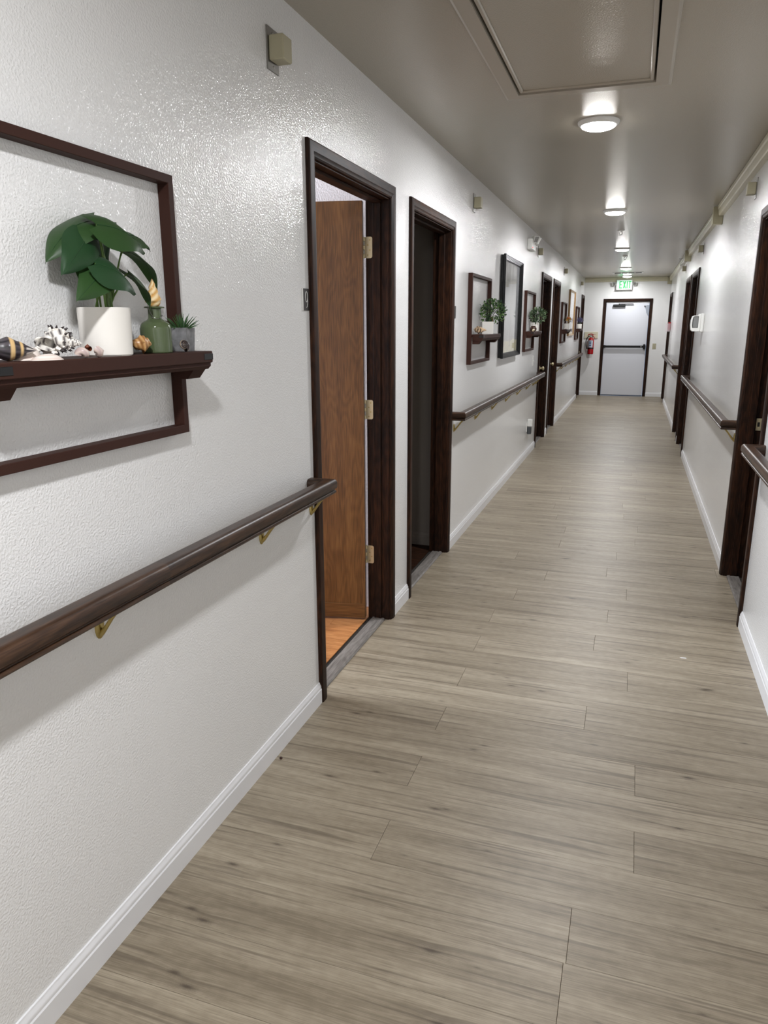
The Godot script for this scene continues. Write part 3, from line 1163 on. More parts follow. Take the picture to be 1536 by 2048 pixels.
func shelf_frame(label: String, z_near: float, z_far: float) -> void:
	var root := thing("frame_shelf", label, "shelf", Vector3(0, 1.22, (z_near + z_far) / 2), 0.0, "open square frames with a shelf on the left wall")
	var h := (z_near - z_far) / 2
	var tall := 0.612
	var dep := 0.031
	var bar := PackedVector2Array([Vector2(0, 0.001), Vector2(0, dep - 0.001), Vector2(0.001, dep), Vector2(0.019, dep), Vector2(0.020, dep - 0.001), Vector2(0.020, 0.001)])
	for e in [-1.0, 1.0]:
		var s := shape(1)
		s.extrude(bar, Vector3(0, 0, e * h), Vector3(0, 0, -e), Vector3.RIGHT, Vector3.UP, tall, 1.0, 1.0)
		part("frame_side", s, M.shelf_wood, root)
		var r := shape(2)
		r.extrude(bar, Vector3(0, 0.0 if e < 0 else tall, -h), Vector3(0, -e, 0), Vector3.RIGHT, Vector3(0, 0, 1), 2 * h, 1.0, 1.0)
		part("frame_rail", r, M.shelf_wood, root)
	var top := 0.205
	var board := shape(2)
	board.box(Vector3(0.002, top - 0.018, -h + 0.021), Vector3(0.036, top, h - 0.021))
	board.extrude(PackedVector2Array([Vector2(0.032, top), Vector2(0.108, top), Vector2(0.110, top - 0.002), Vector2(0.110, top - 0.026), Vector2(0.1075, top - 0.028), Vector2(0.104, top - 0.029), Vector2(0.104, top - 0.036), Vector2(0.096, top - 0.044), Vector2(0.032, top - 0.044)]), Vector3(0, 0, -h - 0.002), Vector3.RIGHT, Vector3.UP, Vector3(0, 0, 1), 2 * h - 0.028)
	part("shelf_board", board, M.shelf_wood, root)
	for e in [-1.0, 1.0]:
		var z0: float = -h + 0.004 if e < 0 else h - 0.030 - 0.058
		var c := shape(0)
		c.extrude(PackedVector2Array([Vector2(0.032, top - 0.044), Vector2(0.092, top - 0.044), Vector2(0.074, top - 0.066), Vector2(0.032, top - 0.066)]), Vector3(0, 0, z0), Vector3.RIGHT, Vector3.UP, Vector3(0, 0, 1), 0.054)
		part("corbel", c, M.shelf_wood, root)
		var k := shape(2)
		var zk: float = -h - 0.0032 if e < 0 else h - 0.030 - 0.036
		k.box(Vector3(0.104, top - 0.021, zk), Vector3(0.1112, top - 0.006, zk + 0.038), 0.0008)
		var ze: float = -h - 0.0032 if e < 0 else h - 0.030 + 0.0002
		k.box(Vector3(0.080, top - 0.021, ze), Vector3(0.1112, top - 0.006, ze + 0.0014), 0.0005)
		part("corner_bracket", k, M.black, root, 0.0, "black metal corner bracket")


func picture(called: String, label: String, z_near: float, z_far: float, y0: float, y1: float, black: bool) -> void:
	var root := thing(called, label, "picture", Vector3(0, y0, (z_near + z_far) / 2))
	var h := (z_near - z_far) / 2
	var tall := y1 - y0
	var o: PackedVector2Array
	var w := 0.062 if black else 0.05
	if black:
		o = PackedVector2Array([Vector2(0.010, 0.001), Vector2(0.010, 0.022), Vector2(0.0, 0.026), Vector2(0.0, 0.043), Vector2(0.003, 0.046), Vector2(0.012, 0.046), Vector2(0.016, 0.040), Vector2(0.022, 0.040), Vector2(0.025, 0.036), Vector2(0.031, 0.036), Vector2(0.034, 0.031), Vector2(0.041, 0.031), Vector2(0.044, 0.027), Vector2(0.052, 0.027), Vector2(0.055, 0.022), Vector2(0.062, 0.020), Vector2(0.062, 0.001)])
	else:
		o = PackedVector2Array([Vector2(0.0, 0.001), Vector2(0.0, 0.026), Vector2(0.006, 0.032), Vector2(0.020, 0.030), Vector2(0.030, 0.022), Vector2(0.042, 0.022), Vector2(0.050, 0.015), Vector2(0.050, 0.001)])
	var m: Material = M.black_gloss if black else M.gold_wood
	w *= 0.68
	for i in o.size():
		o[i] = Vector2(o[i].x * 0.68, o[i].y)
	for e in [-1.0, 1.0]:
		var s := shape(1)
		s.extrude(o, Vector3(0, 0, e * h), Vector3(0, 0, -e), Vector3.RIGHT, Vector3.UP, tall, 1.0, 1.0)
		part("frame_side", s, m, root)
		var r := shape(2)
		r.extrude(o, Vector3(0, 0.0 if e < 0 else tall, -h), Vector3(0, -e, 0), Vector3.RIGHT, Vector3(0, 0, 1), 2 * h, 1.0, 1.0)
		part("frame_rail", r, m, root)
	var p := shape()
	var a := w - 0.004
	var x := 0.011
	var i := p.put(Vector3(x, a, h - a), Vector2(0, 1))
	p.put(Vector3(x, a, -h + a), Vector2(1, 1))
	p.put(Vector3(x, tall - a, -h + a), Vector2(1, 0))
	p.put(Vector3(x, tall - a, h - a), Vector2(0, 0))
	p.face(i, i + 1, i + 2)
	p.face(i, i + 2, i + 3)
	part("print", p, M.print if black else M.paper, root)
	if not black:
		var q := shape()
		q.box(Vector3(x, 0.10, -0.16), Vector3(x + 0.001, 0.22, 0.10))
		part("printed_scene", q, paint(rgb(120, 124, 130), 0.7), root)
	var g := shape()
	g.box(Vector3(0.0135, a, -h + a), Vector3(0.0155, tall - a, h - a))
	part("glass", g, M.pane, root)


func emergency_heads(root: Node3D, spots: Array, turn_out: float) -> void:
	for q in spots:
		var s := shape()
		var dirv: Vector3 = q[1]
		s.lathe([Vector2(0.0, -0.030), Vector2(0.022, -0.030), Vector2(0.036, -0.018), Vector2(0.047, 0.012), Vector2(0.047, 0.022), Vector2(0.043, 0.022), Vector2(0.041, 0.014)], 4)
		s.turned(Transform3D(Basis(Vector3.UP, PI / 4), Vector3.ZERO))
		var b := Basis.looking_at(dirv, Vector3.UP) * Basis(Vector3.RIGHT, -PI / 2)
		s.turned(Transform3D(b, q[0]))
		var head := part("lamp_head", s, M.white_plastic, root)
		var g := shape()
		for i in 4:
			for j in 3:
				g.box(Vector3(-0.028 + i * 0.0145, 0.012, -0.026 + j * 0.019), Vector3(-0.0165 + i * 0.0145, 0.016, -0.010 + j * 0.019), 0.002)
		g.turned(Transform3D(b, q[0]))
		part("reflector", g, M.steel, head)


func make_exit_sign() -> void:
	var root := thing("exit_sign", "white exit sign with green letters and two lamp heads over the end door", "exit sign", Vector3(0.800, 2.205, -D))
	var back := shape()
	back.box(Vector3(-0.07, 0.03, 0.0), Vector3(0.07, 0.160, 0.054), 0.004)
	part("canopy", back, M.white_plastic, root)
	var body := shape()
	body.box(Vector3(-0.160, 0.0, 0.054), Vector3(0.160, 0.205, 0.098), 0.008)
	part("housing", body, M.white_plastic, root)
	var face := shape()
	face.box(Vector3(-0.148, 0.012, 0.0978), Vector3(0.148, 0.194, 0.0992), 0.0005)
	part("face", face, M.exit_face, root, 0.0, "glowing white sign face")
	var x := -0.098
	for c in ["E", "X", "I", "T"]:
		var polys := []
		var w := 0.058
		var t := 0.019
		var y0 := 0.030
		var y1 := 0.176
		if c == "E":
			polys = [[0, y0, t, y1], [t, y0, w, y0 + t], [t, y1 - t, w, y1], [t, 0.094, w * 0.85, 0.094 + t]]
		elif c == "I":
			polys = [[0, y0, t, y1]]
			w = t
		elif c == "T":
			polys = [[0, y1 - t, w, y1], [w / 2 - t / 2, y0, w / 2 + t / 2, y1 - t]]
		var s := shape()
		for q in polys:
			s.box(Vector3(x + q[0], q[1], 0.0992), Vector3(x + q[2], q[3], 0.1002))
		if c == "X":
			w = 0.064
			for sl in [0, 1]:
				var a := Vector2(0, y0) if sl == 0 else Vector2(0, y1)
				var b := Vector2(w - 0.023, y1) if sl == 0 else Vector2(w - 0.023, y0)
				s.extrude(PackedVector2Array([a, a + Vector2(0.023, 0), b + Vector2(0.023, 0), b]), Vector3(x, 0, 0.0992), Vector3.RIGHT, Vector3.UP, Vector3(0, 0, 1), 0.001 + 0.0001 * sl)
		part("letter", s, M.exit_letter, root, 0.0, "green letter " + c)
		x += w + 0.012
	emergency_heads(root, [[Vector3(-0.205, 0.125, 0.075), Vector3(-0.15, -0.25, 1.0)], [Vector3(0.205, 0.125, 0.075), Vector3(0.15, -0.25, 1.0)]], 0.0)
	for e in [-1.0, 1.0]:
		var n := shape()
		n.tube([Vector3(e * 0.158, 0.11, 0.07), Vector3(e * 0.185, 0.115, 0.065)], [0.009], 8)
		part("lamp_neck", n, M.white_plastic, root, 40.0)
	var l := OmniLight3D.new()
	l.name = "sign_glow"
	l.light_color = Color(0.45, 1.0, 0.7)
	l.light_energy = 0.006
	l.light_size = 0.1
	l.omni_range = 25.0
	l.omni_attenuation = 2.0
	l.shadow_enabled = true
	root.add_child(l)
	l.position = Vector3(0, 0.1, 0.25)


func make_extinguisher() -> void:
	var bd := shape()
	bd.box(Vector3(0.055, 1.215, -D), Vector3(0.335, 1.352, -D + 0.018), 0.003)
	single("mounting_board", bd, M.cream, "cream board on the end wall behind the fire extinguisher", "board")
	var root := thing("fire_extinguisher", "red fire extinguisher hanging left of the exit door", "fire extinguisher", Vector3(0.205, 0.885, -D + 0.105), -0.15)
	var s := shape()
	s.lathe([Vector2(0.0, 0.0), Vector2(0.055, 0.0), Vector2(0.060, 0.006), Vector2(0.062, 0.03), Vector2(0.062, 0.285), Vector2(0.058, 0.310), Vector2(0.045, 0.330), Vector2(0.026, 0.342), Vector2(0.020, 0.352), Vector2(0.0, 0.352)], 28)
	part("cylinder", s, M.red, root, 30.0)
	var lb := shape()
	var base := 0
	for i in 13:
		var t := deg_to_rad(40.0 + 100.0 * i / 12.0)
		lb.put(Vector3(0.0627 * cos(t), 0.140, 0.0627 * sin(t)))
		lb.put(Vector3(0.0627 * cos(t), 0.290, 0.0627 * sin(t)))
	for i in 12:
		base = 2 * i
		lb.face(base, base + 1, base + 3)
		lb.face(base, base + 3, base + 2)
	part("label_sheet", lb, paint(rgb(176, 186, 198), 0.5), root, 60.0, "pale instruction label")
	for q in [[0.245, 0.262], [0.215, 0.232], [0.175, 0.198]]:
		var mk := shape()
		for i in 4:
			var t0 := deg_to_rad(72.0 + 9.0 * i)
			var t1 := deg_to_rad(72.0 + 9.0 * (i + 1))
			mk.quad(Vector3(0.0631 * cos(t1), q[0], 0.0631 * sin(t1)), Vector3(0.0631 * cos(t0), q[0], 0.0631 * sin(t0)), Vector3(0.0631 * cos(t0), q[1], 0.0631 * sin(t0)), Vector3(0.0631 * cos(t1), q[1], 0.0631 * sin(t1)))
		part("label_pictogram", mk, paint(rgb(40, 66, 120), 0.5), root, 60.0)
	var band := shape()
	band.lathe([Vector2(0.0625, 0.112), Vector2(0.0645, 0.114), Vector2(0.0645, 0.134), Vector2(0.0625, 0.136)], 28)
	part("strap", band, M.black, root, 30.0)
	var valve := shape()
	valve.lathe([Vector2(0.0, 0.350), Vector2(0.018, 0.350), Vector2(0.018, 0.375), Vector2(0.013, 0.380), Vector2(0.013, 0.398), Vector2(0.0, 0.400)], 14)
	part("valve", valve, M.steel, root, 30.0)
	var gauge := shape()
	gauge.lathe([Vector2(0.0, 0.0), Vector2(0.014, 0.0), Vector2(0.014, 0.010), Vector2(0.0, 0.012)], 14)
	gauge.turned(Transform3D(Basis(Vector3.RIGHT, PI / 2), Vector3(0.0, 0.370, 0.016)))
	part("gauge", gauge, M.white_plastic, root, 30.0)
	var hd := shape()
	hd.tube([Vector3(-0.070, 0.385, 0.0), Vector3(-0.055, 0.412, 0.0), Vector3(0.0, 0.422, 0.0), Vector3(0.045, 0.405, 0.0)], [0.009, 0.011, 0.012, 0.009], 8)
	part("carry_handle", hd, M.red, root, 50.0)
	var lv := shape()
	lv.tube([Vector3(0.0, 0.398, 0.0), Vector3(0.040, 0.382, 0.0), Vector3(0.085, 0.318, 0.0)], [0.009, 0.009, 0.006], 8)
	part("lever", lv, M.red, root, 50.0)
	var pin := shape()
	pin.tube([Vector3(0.03, 0.402, 0.005), Vector3(0.06, 0.412, 0.01), Vector3(0.095, 0.416, 0.01)], [0.004], 6)
	part("pin", pin, M.red, root, 50.0)
	var hose := shape()
	hose.tube([Vector3(-0.018, 0.382, 0.01), Vector3(-0.055, 0.372, 0.015), Vector3(-0.090, 0.330, 0.02), Vector3(-0.102, 0.265, 0.02), Vector3(-0.096, 0.190, 0.02), Vector3(-0.080, 0.120, 0.02), Vector3(-0.070, 0.105, 0.02)], [0.010, 0.010, 0.0095, 0.0095, 0.0095, 0.012, 0.013], 8)
	part("hose", hose, M.black, root, 50.0)
	var nz := shape()
	nz.tube([Vector3(-0.078, 0.108, 0.02), Vector3(-0.066, 0.078, 0.02)], [0.009, 0.012], 10)
	part("nozzle", nz, M.white_plastic, root, 50.0)
	var hk := shape()
	hk.box(Vector3(-0.02, 0.345, -0.0865), Vector3(0.02, 0.40, -0.016), 0.003)
	part("wall_hook", hk, M.dull_steel, root)


func wall_plate(called: String, label: String, category: String, at: Vector3, turn: float, tall: float, wide: float, mat: Material) -> Node3D:
	var root := thing(called, label, category, at, turn)
	var s := shape()
	s.box(Vector3(0.0, -tall / 2, -wide / 2), Vector3(0.006, tall / 2, wide / 2), 0.0025)
	part("cover_plate", s, mat, root)
	return root


func make_fittings() -> void:
	# left wall
	var lz := [-2.236, -5.215, -8.75, -11.96, -15.52]
	var where := ["beige call light box above the wall between the big shelf and room nine", "beige call light box above the wall just past the dark second doorway", "beige call light box beside the emergency light high on the left wall", "beige call light box above the far narrow pier on the left wall", "beige call light box in the far left corner above the last door"]
	for i in 5:
		call_box(where[i], false, lz[i])
	var rz := [-5.16, -8.87, -11.85]
	where = ["beige call light box nearest on the right wall under the cable duct", "beige call light box on the right wall above the middle pair of doors", "beige call light box on the right wall under the second duct junction"]
	for i in 3:
		call_box(where[i], true, rz[i], 2.275)
	# room number signs
	var sg := thing("room_sign", "dark room sign with a thin white number nine beside the open door", "sign", Vector3(0, 1.574, -2.4315))
	var p := shape()
	p.box(Vector3(0.0, -0.037, -0.0265), Vector3(0.004, 0.037, 0.0265), 0.0006)
	part("plate", p, M.sign_dark, sg)
	var edge := shape()
	edge.box(Vector3(0.0, -0.0375, 0.0260), Vector3(0.0042, 0.0375, 0.0285), 0.0004)
	part("border", edge, M.white_plastic, sg)
	var nine := shape()
	var path := []
	for i in 19:
		var t := -0.12 + TAU * i / 18.0
		path.append(Vector3(0.0042, 0.0095 + 0.0175 * sin(t), -0.0095 * cos(t)))
	nine.tube(path, [0.0011], 6)
	nine.tube([Vector3(0.0042, 0.008, -0.0096), Vector3(0.0042, -0.005, -0.0100), Vector3(0.0042, -0.015, -0.0085), Vector3(0.0042, -0.023, -0.0045), Vector3(0.0042, -0.0265, 0.0), Vector3(0.0042, -0.0258, 0.0025)], [0.0011], 6)
	part("numeral", nine, M.white_plastic, sg, 50.0, "thin white numeral 9")
	var s2 := shape()
	s2.box(Vector3(0.0, 1.530, -4.722), Vector3(0.006, 1.606, -4.662), 0.0006)
	single("room_sign", s2, M.sign_dark, "dark room sign seen edge-on beside the second left doorway", "sign")
	handrail("near dark wooden handrail under the shell shelf on the left wall", false, 2.6, -2.452, [1.9, 1.1, 0.3, -0.48, -1.255, -2.035, -2.430])
	handrail("middle left dark wooden handrail below the framed picture", false, -4.662, -9.17, [-4.76, -5.45, -6.15, -6.85, -7.55, -8.25, -8.80, -9.05])
	handrail("farthest left dark wooden handrail near the extinguisher", false, -11.425, -15.96, [-11.55, -12.3, -13.05, -13.8, -14.55, -15.3, -15.8])
	handrail("near right dark wooden handrail at the picture's right edge", true, 2.6, -3.815, [1.9, 1.1, 0.3, -0.5, -1.3, -2.1, -2.9, -3.68])
	handrail("middle right dark wooden handrail below the dispenser", true, -4.74, -9.03, [-4.86, -5.6, -6.35, -7.1, -7.85, -8.55, -8.95])
	handrail("farthest right dark wooden handrail before the alarm station", true, -11.265, -15.50, [-11.4, -12.2, -13.0, -13.8, -14.6, -15.35])
	picture("framed_picture", "large black framed landscape print between two shelf frames on the left", -6.34, -7.35, 1.210, 2.062, true)
	picture("framed_picture", "narrow-looking gold framed print at the far left between two shelves", -13.02, -14.12, 1.310, 2.070, false)
	# emergency light
	var em := thing("emergency_light", "white emergency light with two lamp heads high on the left wall", "emergency light", Vector3(0, 2.232, -7.98))
	var hs := shape()
	hs.box(Vector3(0.0, 0.0, -0.145), Vector3(0.050, 0.105, 0.145), 0.006)
	part("housing", hs, M.white_plastic, em)
	emergency_heads(em, [[Vector3(0.070, 0.100, 0.085), Vector3(0.75, -0.45, 0.55)], [Vector3(0.070, 0.100, -0.085), Vector3(0.8, -0.45, -0.3)]], 0.0)
	var led := shape()
	led.sphere(Vector3(0.05, 0.018, 0.10), Vector3.ONE * 0.005, 8)
	part("test_led_lamp", led, M.led_red, em, 60.0, "red test light")
	# switch and outlet by the third door
	var sw := wall_plate("light_switch", "white light switch plate on the left wall beside the third door", "switch", Vector3(0, 1.09, -8.70), 0.0, 0.115, 0.072, M.white_plastic)
	var tg := shape()
	tg.box(Vector3(0.006, -0.010, -0.005), Vector3(0.016, 0.006, 0.005), 0.002)
	part("toggle", tg, M.white_plastic, sw)
	var ol := wall_plate("wall_outlet", "wall outlet with a plugged-in adapter low on the left wall", "outlet", Vector3(0, 0.36, -8.46), 0.0, 0.118, 0.075, M.white_plastic)
	var pl := shape()
	pl.box(Vector3(0.006, -0.085, -0.03), Vector3(0.052, -0.005, 0.028), 0.006)
	part("plug", pl, paint(rgb(70, 72, 74), 0.5), ol)
	var pw := shape()
	pw.box(Vector3(0.006, 0.002, -0.025), Vector3(0.060, 0.085, 0.025), 0.006)
	part("adapter", pw, M.white_plastic, ol)
	# right wall: duct along the ceiling
	var duct := PackedVector2Array([Vector2(0.0, 0.0), Vector2(0.046, 0.0), Vector2(0.050, -0.004), Vector2(0.050, -0.030), Vector2(0.044, -0.038), Vector2(0.038, -0.078), Vector2(0.033, -0.084), Vector2(0.0, -0.084)])
	var cable := thing("cable_duct", "cream surface cable duct along the right wall and ceiling", "cable duct", Vector3(W, H, 0))
	var cuts := [BACK, 1.2, -1.85, -5.30, -8.80, -12.3, -15.2, -D]
	for i in cuts.size() - 1:
		var s := shape()
		s.extrude(duct, Vector3(0, 0, cuts[i + 1] + 0.0015), Vector3.LEFT, Vector3.UP, Vector3(0, 0, 1), cuts[i] - cuts[i + 1] - 0.003)
		part("duct_section", s, M.cream, cable, 18.0)
	var c2 := shape()
	c2.extrude(duct, Vector3(-W + 0.0, 0, -D), Vector3(0, 0, 1), Vector3.UP, Vector3.RIGHT, W - 0.05)
	part("duct_section", c2, M.cream, cable, 18.0)
	for z in [-7.10, -10.95, -D + 0.08]:
		var j := shape()
		j.box(Vector3(-0.082, -0.150, z - 0.036), Vector3(-0.0005, -0.012, z + 0.036), 0.003)
		part("junction_box", j, M.beige, cable)
	var wire := shape()
	wire.tube([Vector3(-0.082, -0.10, -10.99), Vector3(-0.11, -0.105, -11.1), Vector3(-0.14, -0.10, -11.15)], [0.004], 6)
	wire.tube([Vector3(-0.082, -0.11, -11.0), Vector3(-0.11, -0.155, -11.25), Vector3(-0.10, -0.165, -11.5), Vector3(-0.06, -0.12, -11.7)], [0.003], 6)
	part("loose_wire", wire, M.grey_plastic, cable, 50.0)
	# dispenser
	var dp := thing("hand_dispenser", "white wall dispenser with a grey window on the right wall", "dispenser", Vector3(W, 1.42, -7.95), PI)
	var bp := shape()
	bp.box(Vector3(0.0, 0.0, -0.068), Vector3(0.028, 0.175, 0.068), 0.006)
	part("back_plate", bp, M.white_plastic, dp)
	var bp2 := shape()
	bp2.box(Vector3(0.028, 0.006, -0.064), Vector3(0.050, 0.172, 0.064), 0.005)
	part("body", bp2, M.white_plastic, dp)
	var wn := shape()
	wn.box(Vector3(0.050, 0.040, -0.052), Vector3(0.100, 0.150, 0.052), 0.006)
	part("window", wn, M.grey_plastic, dp, 0.0, "grey see-through reservoir")
	var fr := shape()
	fr.extrude(PackedVector2Array([Vector2(0.050, 0.008), Vector2(0.100, 0.008), Vector2(0.112, 0.020), Vector2(0.118, 0.070), Vector2(0.116, 0.115), Vector2(0.106, 0.150), Vector2(0.090, 0.156), Vector2(0.050, 0.156), Vector2(0.050, 0.150), Vector2(0.088, 0.150), Vector2(0.100, 0.143), Vector2(0.106, 0.112), Vector2(0.107, 0.070), Vector2(0.102, 0.040), Vector2(0.050, 0.040)]), Vector3(0, 0, -0.058), Vector3.RIGHT, Vector3.UP, Vector3(0, 0, 1), 0.116)
	part("front_shell", fr, M.white_plastic, dp, 35.0)
	# alarm station
	var al := thing("fire_alarm_station", "red fire alarm station under a clear cover at the far right", "fire alarm", Vector3(W, 1.37, -15.36), PI)
	var ab := shape()
	ab.box(Vector3(0.0, 0.03, -0.055), Vector3(0.045, 0.175, 0.055), 0.005)
	part("station", ab, M.red, al)
	var ah := shape()
	ah.box(Vector3(0.045, 0.075, -0.03), Vector3(0.058, 0.10, 0.03), 0.004)
	part("pull_handle", ah, M.white_plastic, al)
	var ac := shape()
	ac.box(Vector3(0.004, 0.0, -0.068), Vector3(0.092, 0.150, 0.068), 0.004)
	var clear := paint(Color(0.93, 0.88, 0.90, 0.35), 0.05)
	clear.transparency = BaseMaterial3D.TRANSPARENCY_ALPHA
	part("clear_cover", ac, clear, al)
	# end wall
	make_exit_sign()
	make_extinguisher()
	var es := wall_plate("light_switch", "beige light switch plate right of the exit door", "switch", Vector3(1.495, 1.055, -D), -PI / 2, 0.115, 0.072, M.beige)
	var et := shape()
	et.box(Vector3(0.006, -0.010, -0.005), Vector3(0.016, 0.006, 0.005), 0.002)
	part("toggle", et, M.beige, es)
	# ceiling: sprinklers, vent
	var where_sp := ["pendent sprinkler head between the second and third ceiling lamps", "pendent sprinkler head beyond the third ceiling lamp"]
	var zs := [-8.54, -11.65]
	for i in 2:
		var sp := thing("sprinkler", where_sp[i], "sprinkler", Vector3(0.875, H, zs[i]), 0.0, "sprinklers in the corridor ceiling")
		var ring := shape()
		ring.lathe([Vector2(0.0, 0.0), Vector2(0.036, 0.0), Vector2(0.034, -0.005), Vector2(0.018, -0.009), Vector2(0.0, -0.009)], 20)
		part("escutcheon", ring, M.white_plastic, sp, 40.0)
		var yk := shape()
		yk.tube([Vector3(0, -0.008, 0), Vector3(0.013, -0.022, 0), Vector3(0.012, -0.038, 0), Vector3(0, -0.048, 0)], [0.0025], 6)
		yk.tube([Vector3(0, -0.008, 0), Vector3(-0.013, -0.022, 0), Vector3(-0.012, -0.038, 0), Vector3(0, -0.048, 0)], [0.0025], 6)
		part("yoke", yk, M.steel, sp, 50.0)
		var df := shape()
		df.lathe([Vector2(0.0, -0.048), Vector2(0.016, -0.049), Vector2(0.016, -0.051), Vector2(0.0, -0.052)], 16)
		part("deflector", df, M.steel, sp, 40.0)
	var vt := thing("air_vent", "white ceiling air vent with four grille panels before the exit sign", "vent", Vector3(0.88, H, -15.25))
	var fx := 0.275
	var fz := 0.14
	for e in [-1.0, 1.0]:
		var a := shape()
		a.box(Vector3(minf(e * fx, e * (fx - 0.03)), -0.008, -fz), Vector3(maxf(e * fx, e * (fx - 0.03)), 0.0, fz), 0.002)
		part("frame", a, M.white_plastic, vt)
		var b := shape()
		b.box(Vector3(-fx + 0.03, -0.008, minf(e * fz, e * (fz - 0.03))), Vector3(fx - 0.03, 0.0, maxf(e * fz, e * (fz - 0.03))), 0.002)
		part("frame", b, M.white_plastic, vt)
	var dark := shape()
	dark.box(Vector3(-fx + 0.03, -0.0015, -fz + 0.03), Vector3(fx - 0.03, -0.0005, fz - 0.03))
	part("opening", dark, M.black, vt)
	for i in 3:
		var bx := shape()
		var x := -fx + 0.03 + (2 * fx - 0.06) * (i + 1) / 4.0
		bx.box(Vector3(x - 0.008, -0.008, -fz + 0.03), Vector3(x + 0.008, -0.0015, fz - 0.03))
		part("divider", bx, M.white_plastic, vt)
	for i in 9:
		var sl := shape(0)
		var z := -fz + 0.045 + i * 0.0237
		sl.extrude(PackedVector2Array([Vector2(-0.006, -0.0012), Vector2(0.006, -0.0065), Vector2(0.0065, -0.0055), Vector2(-0.0055, -0.0004)]), Vector3(-fx + 0.03, 0, z), Vector3(0, 0, 1), Vector3.UP, Vector3.RIGHT, 2 * fx - 0.06)
		part("slat", sl, M.grey_plastic, vt)


# ---------------------------------------------------------------- what stands on the shelves
const SHELF_Y := 1.425


func bush(s: Shape, at: Vector3, radius: Vector3, n: int, long: float, seed_value: int, colours: Array) -> void:
	var rng := RandomNumberGenerator.new()
	rng.seed = seed_value
	for i in n:
		var d := Vector3(rng.randfn(), rng.randfn() * 0.9 + 0.25, rng.randfn()).normalized()
		var r := rng.randf_range(0.55, 1.0)
		var p := at + d * radius * r
		p.x = maxf(p.x, -0.045 + rng.randf() * 0.01)
		var out := (d + Vector3(rng.randfn(), rng.randfn(), rng.randfn()) * 0.45).normalized()
		var up := (Vector3(rng.randfn(), rng.randfn() + 1.0, rng.randfn())).normalized()
		var l := long * rng.randf_range(0.7, 1.25)
		s.tint = colours[rng.randi_range(0, colours.size() - 1)]
		s.leaf(p, p + out * l, up, l * 0.55, l * 0.1, 0.3, 0.0, 3, 1)
	s.tint = Color.WHITE


func twigs(s: Shape, from: Vector3, at: Vector3, radius: Vector3, n: int, thick: float, seed_value: int) -> void:
	var rng := RandomNumberGenerator.new()
	rng.seed = seed_value
	for i in n:
		var d := Vector3(rng.randfn() * 0.7, absf(rng.randfn()) * 0.5 + 0.3, rng.randfn()).normalized()
		var to := at + d * radius * 0.75
		to.x = maxf(to.x, -0.045)
		s.tube([from + Vector3(rng.randfn(), 0, rng.randfn()) * 0.006, from.lerp(to, 0.5) + Vector3(0, 0.012, 0), to], [thick], 5, false)


func round_pot(root: Node3D, r: float, tall: float, m: Material, taper := 0.97) -> void:
	var s := shape()
	s.lathe([Vector2(0.0, 0.0), Vector2(r * taper - 0.003, 0.0), Vector2(r * taper, 0.003), Vector2(r, tall - 0.002), Vector2(r - 0.001, tall), Vector2(r - 0.004, tall), Vector2(r - 0.005, tall - 0.003), Vector2(r - 0.006, tall - 0.012)], 40)
	part("pot", s, m, root, 35.0)
	var d := shape()
	d.lathe([Vector2(r - 0.0055, tall - 0.012), Vector2(r * 0.5, tall - 0.010), Vector2(0.0, tall - 0.009)], 24)
	part("soil", d, M.soil, root, 40.0)


func square_pot(root: Node3D, half: float, tall: float, m: Material, taper := 0.92) -> void:
	var s := shape()
	var k := sqrt(2.0)
	s.lathe([Vector2(0.0, 0.0), Vector2(half * taper * k, 0.0), Vector2(half * k, tall), Vector2((half - 0.004) * k, tall), Vector2((half - 0.005) * k, tall - 0.010)], 4)
	s.turned(Transform3D(Basis(Vector3.UP, PI / 4), Vector3.ZERO))
	part("pot", s, m, root)
	var d := shape()
	d.box(Vector3(-half + 0.0052, tall - 0.012, -half + 0.0052), Vector3(half - 0.0052, tall - 0.009, half - 0.0052))
	part("soil", d, M.soil, root)


func shell_at(label: String, at: Vector3, basis: Basis, s: Shape, group := "sea shells on the near shelf") -> MeshInstance3D:
	# set the shell down so that its lowest point touches what it lies on
	s.turned(Transform3D(basis, Vector3.ZERO))
	var low := 1e9
	for p in s.v:
		low = minf(low, p.y)
	s.turned(Transform3D(Basis.IDENTITY, Vector3(0, -low, 0)))
	var o := single("sea_shell", s, M.shell, label, "shell", 55.0, "", group)
	o.position = at
	return o


func lin(r: int, g: int, b: int) -> Color:
	return rgb(r, g, b).srgb_to_linear()


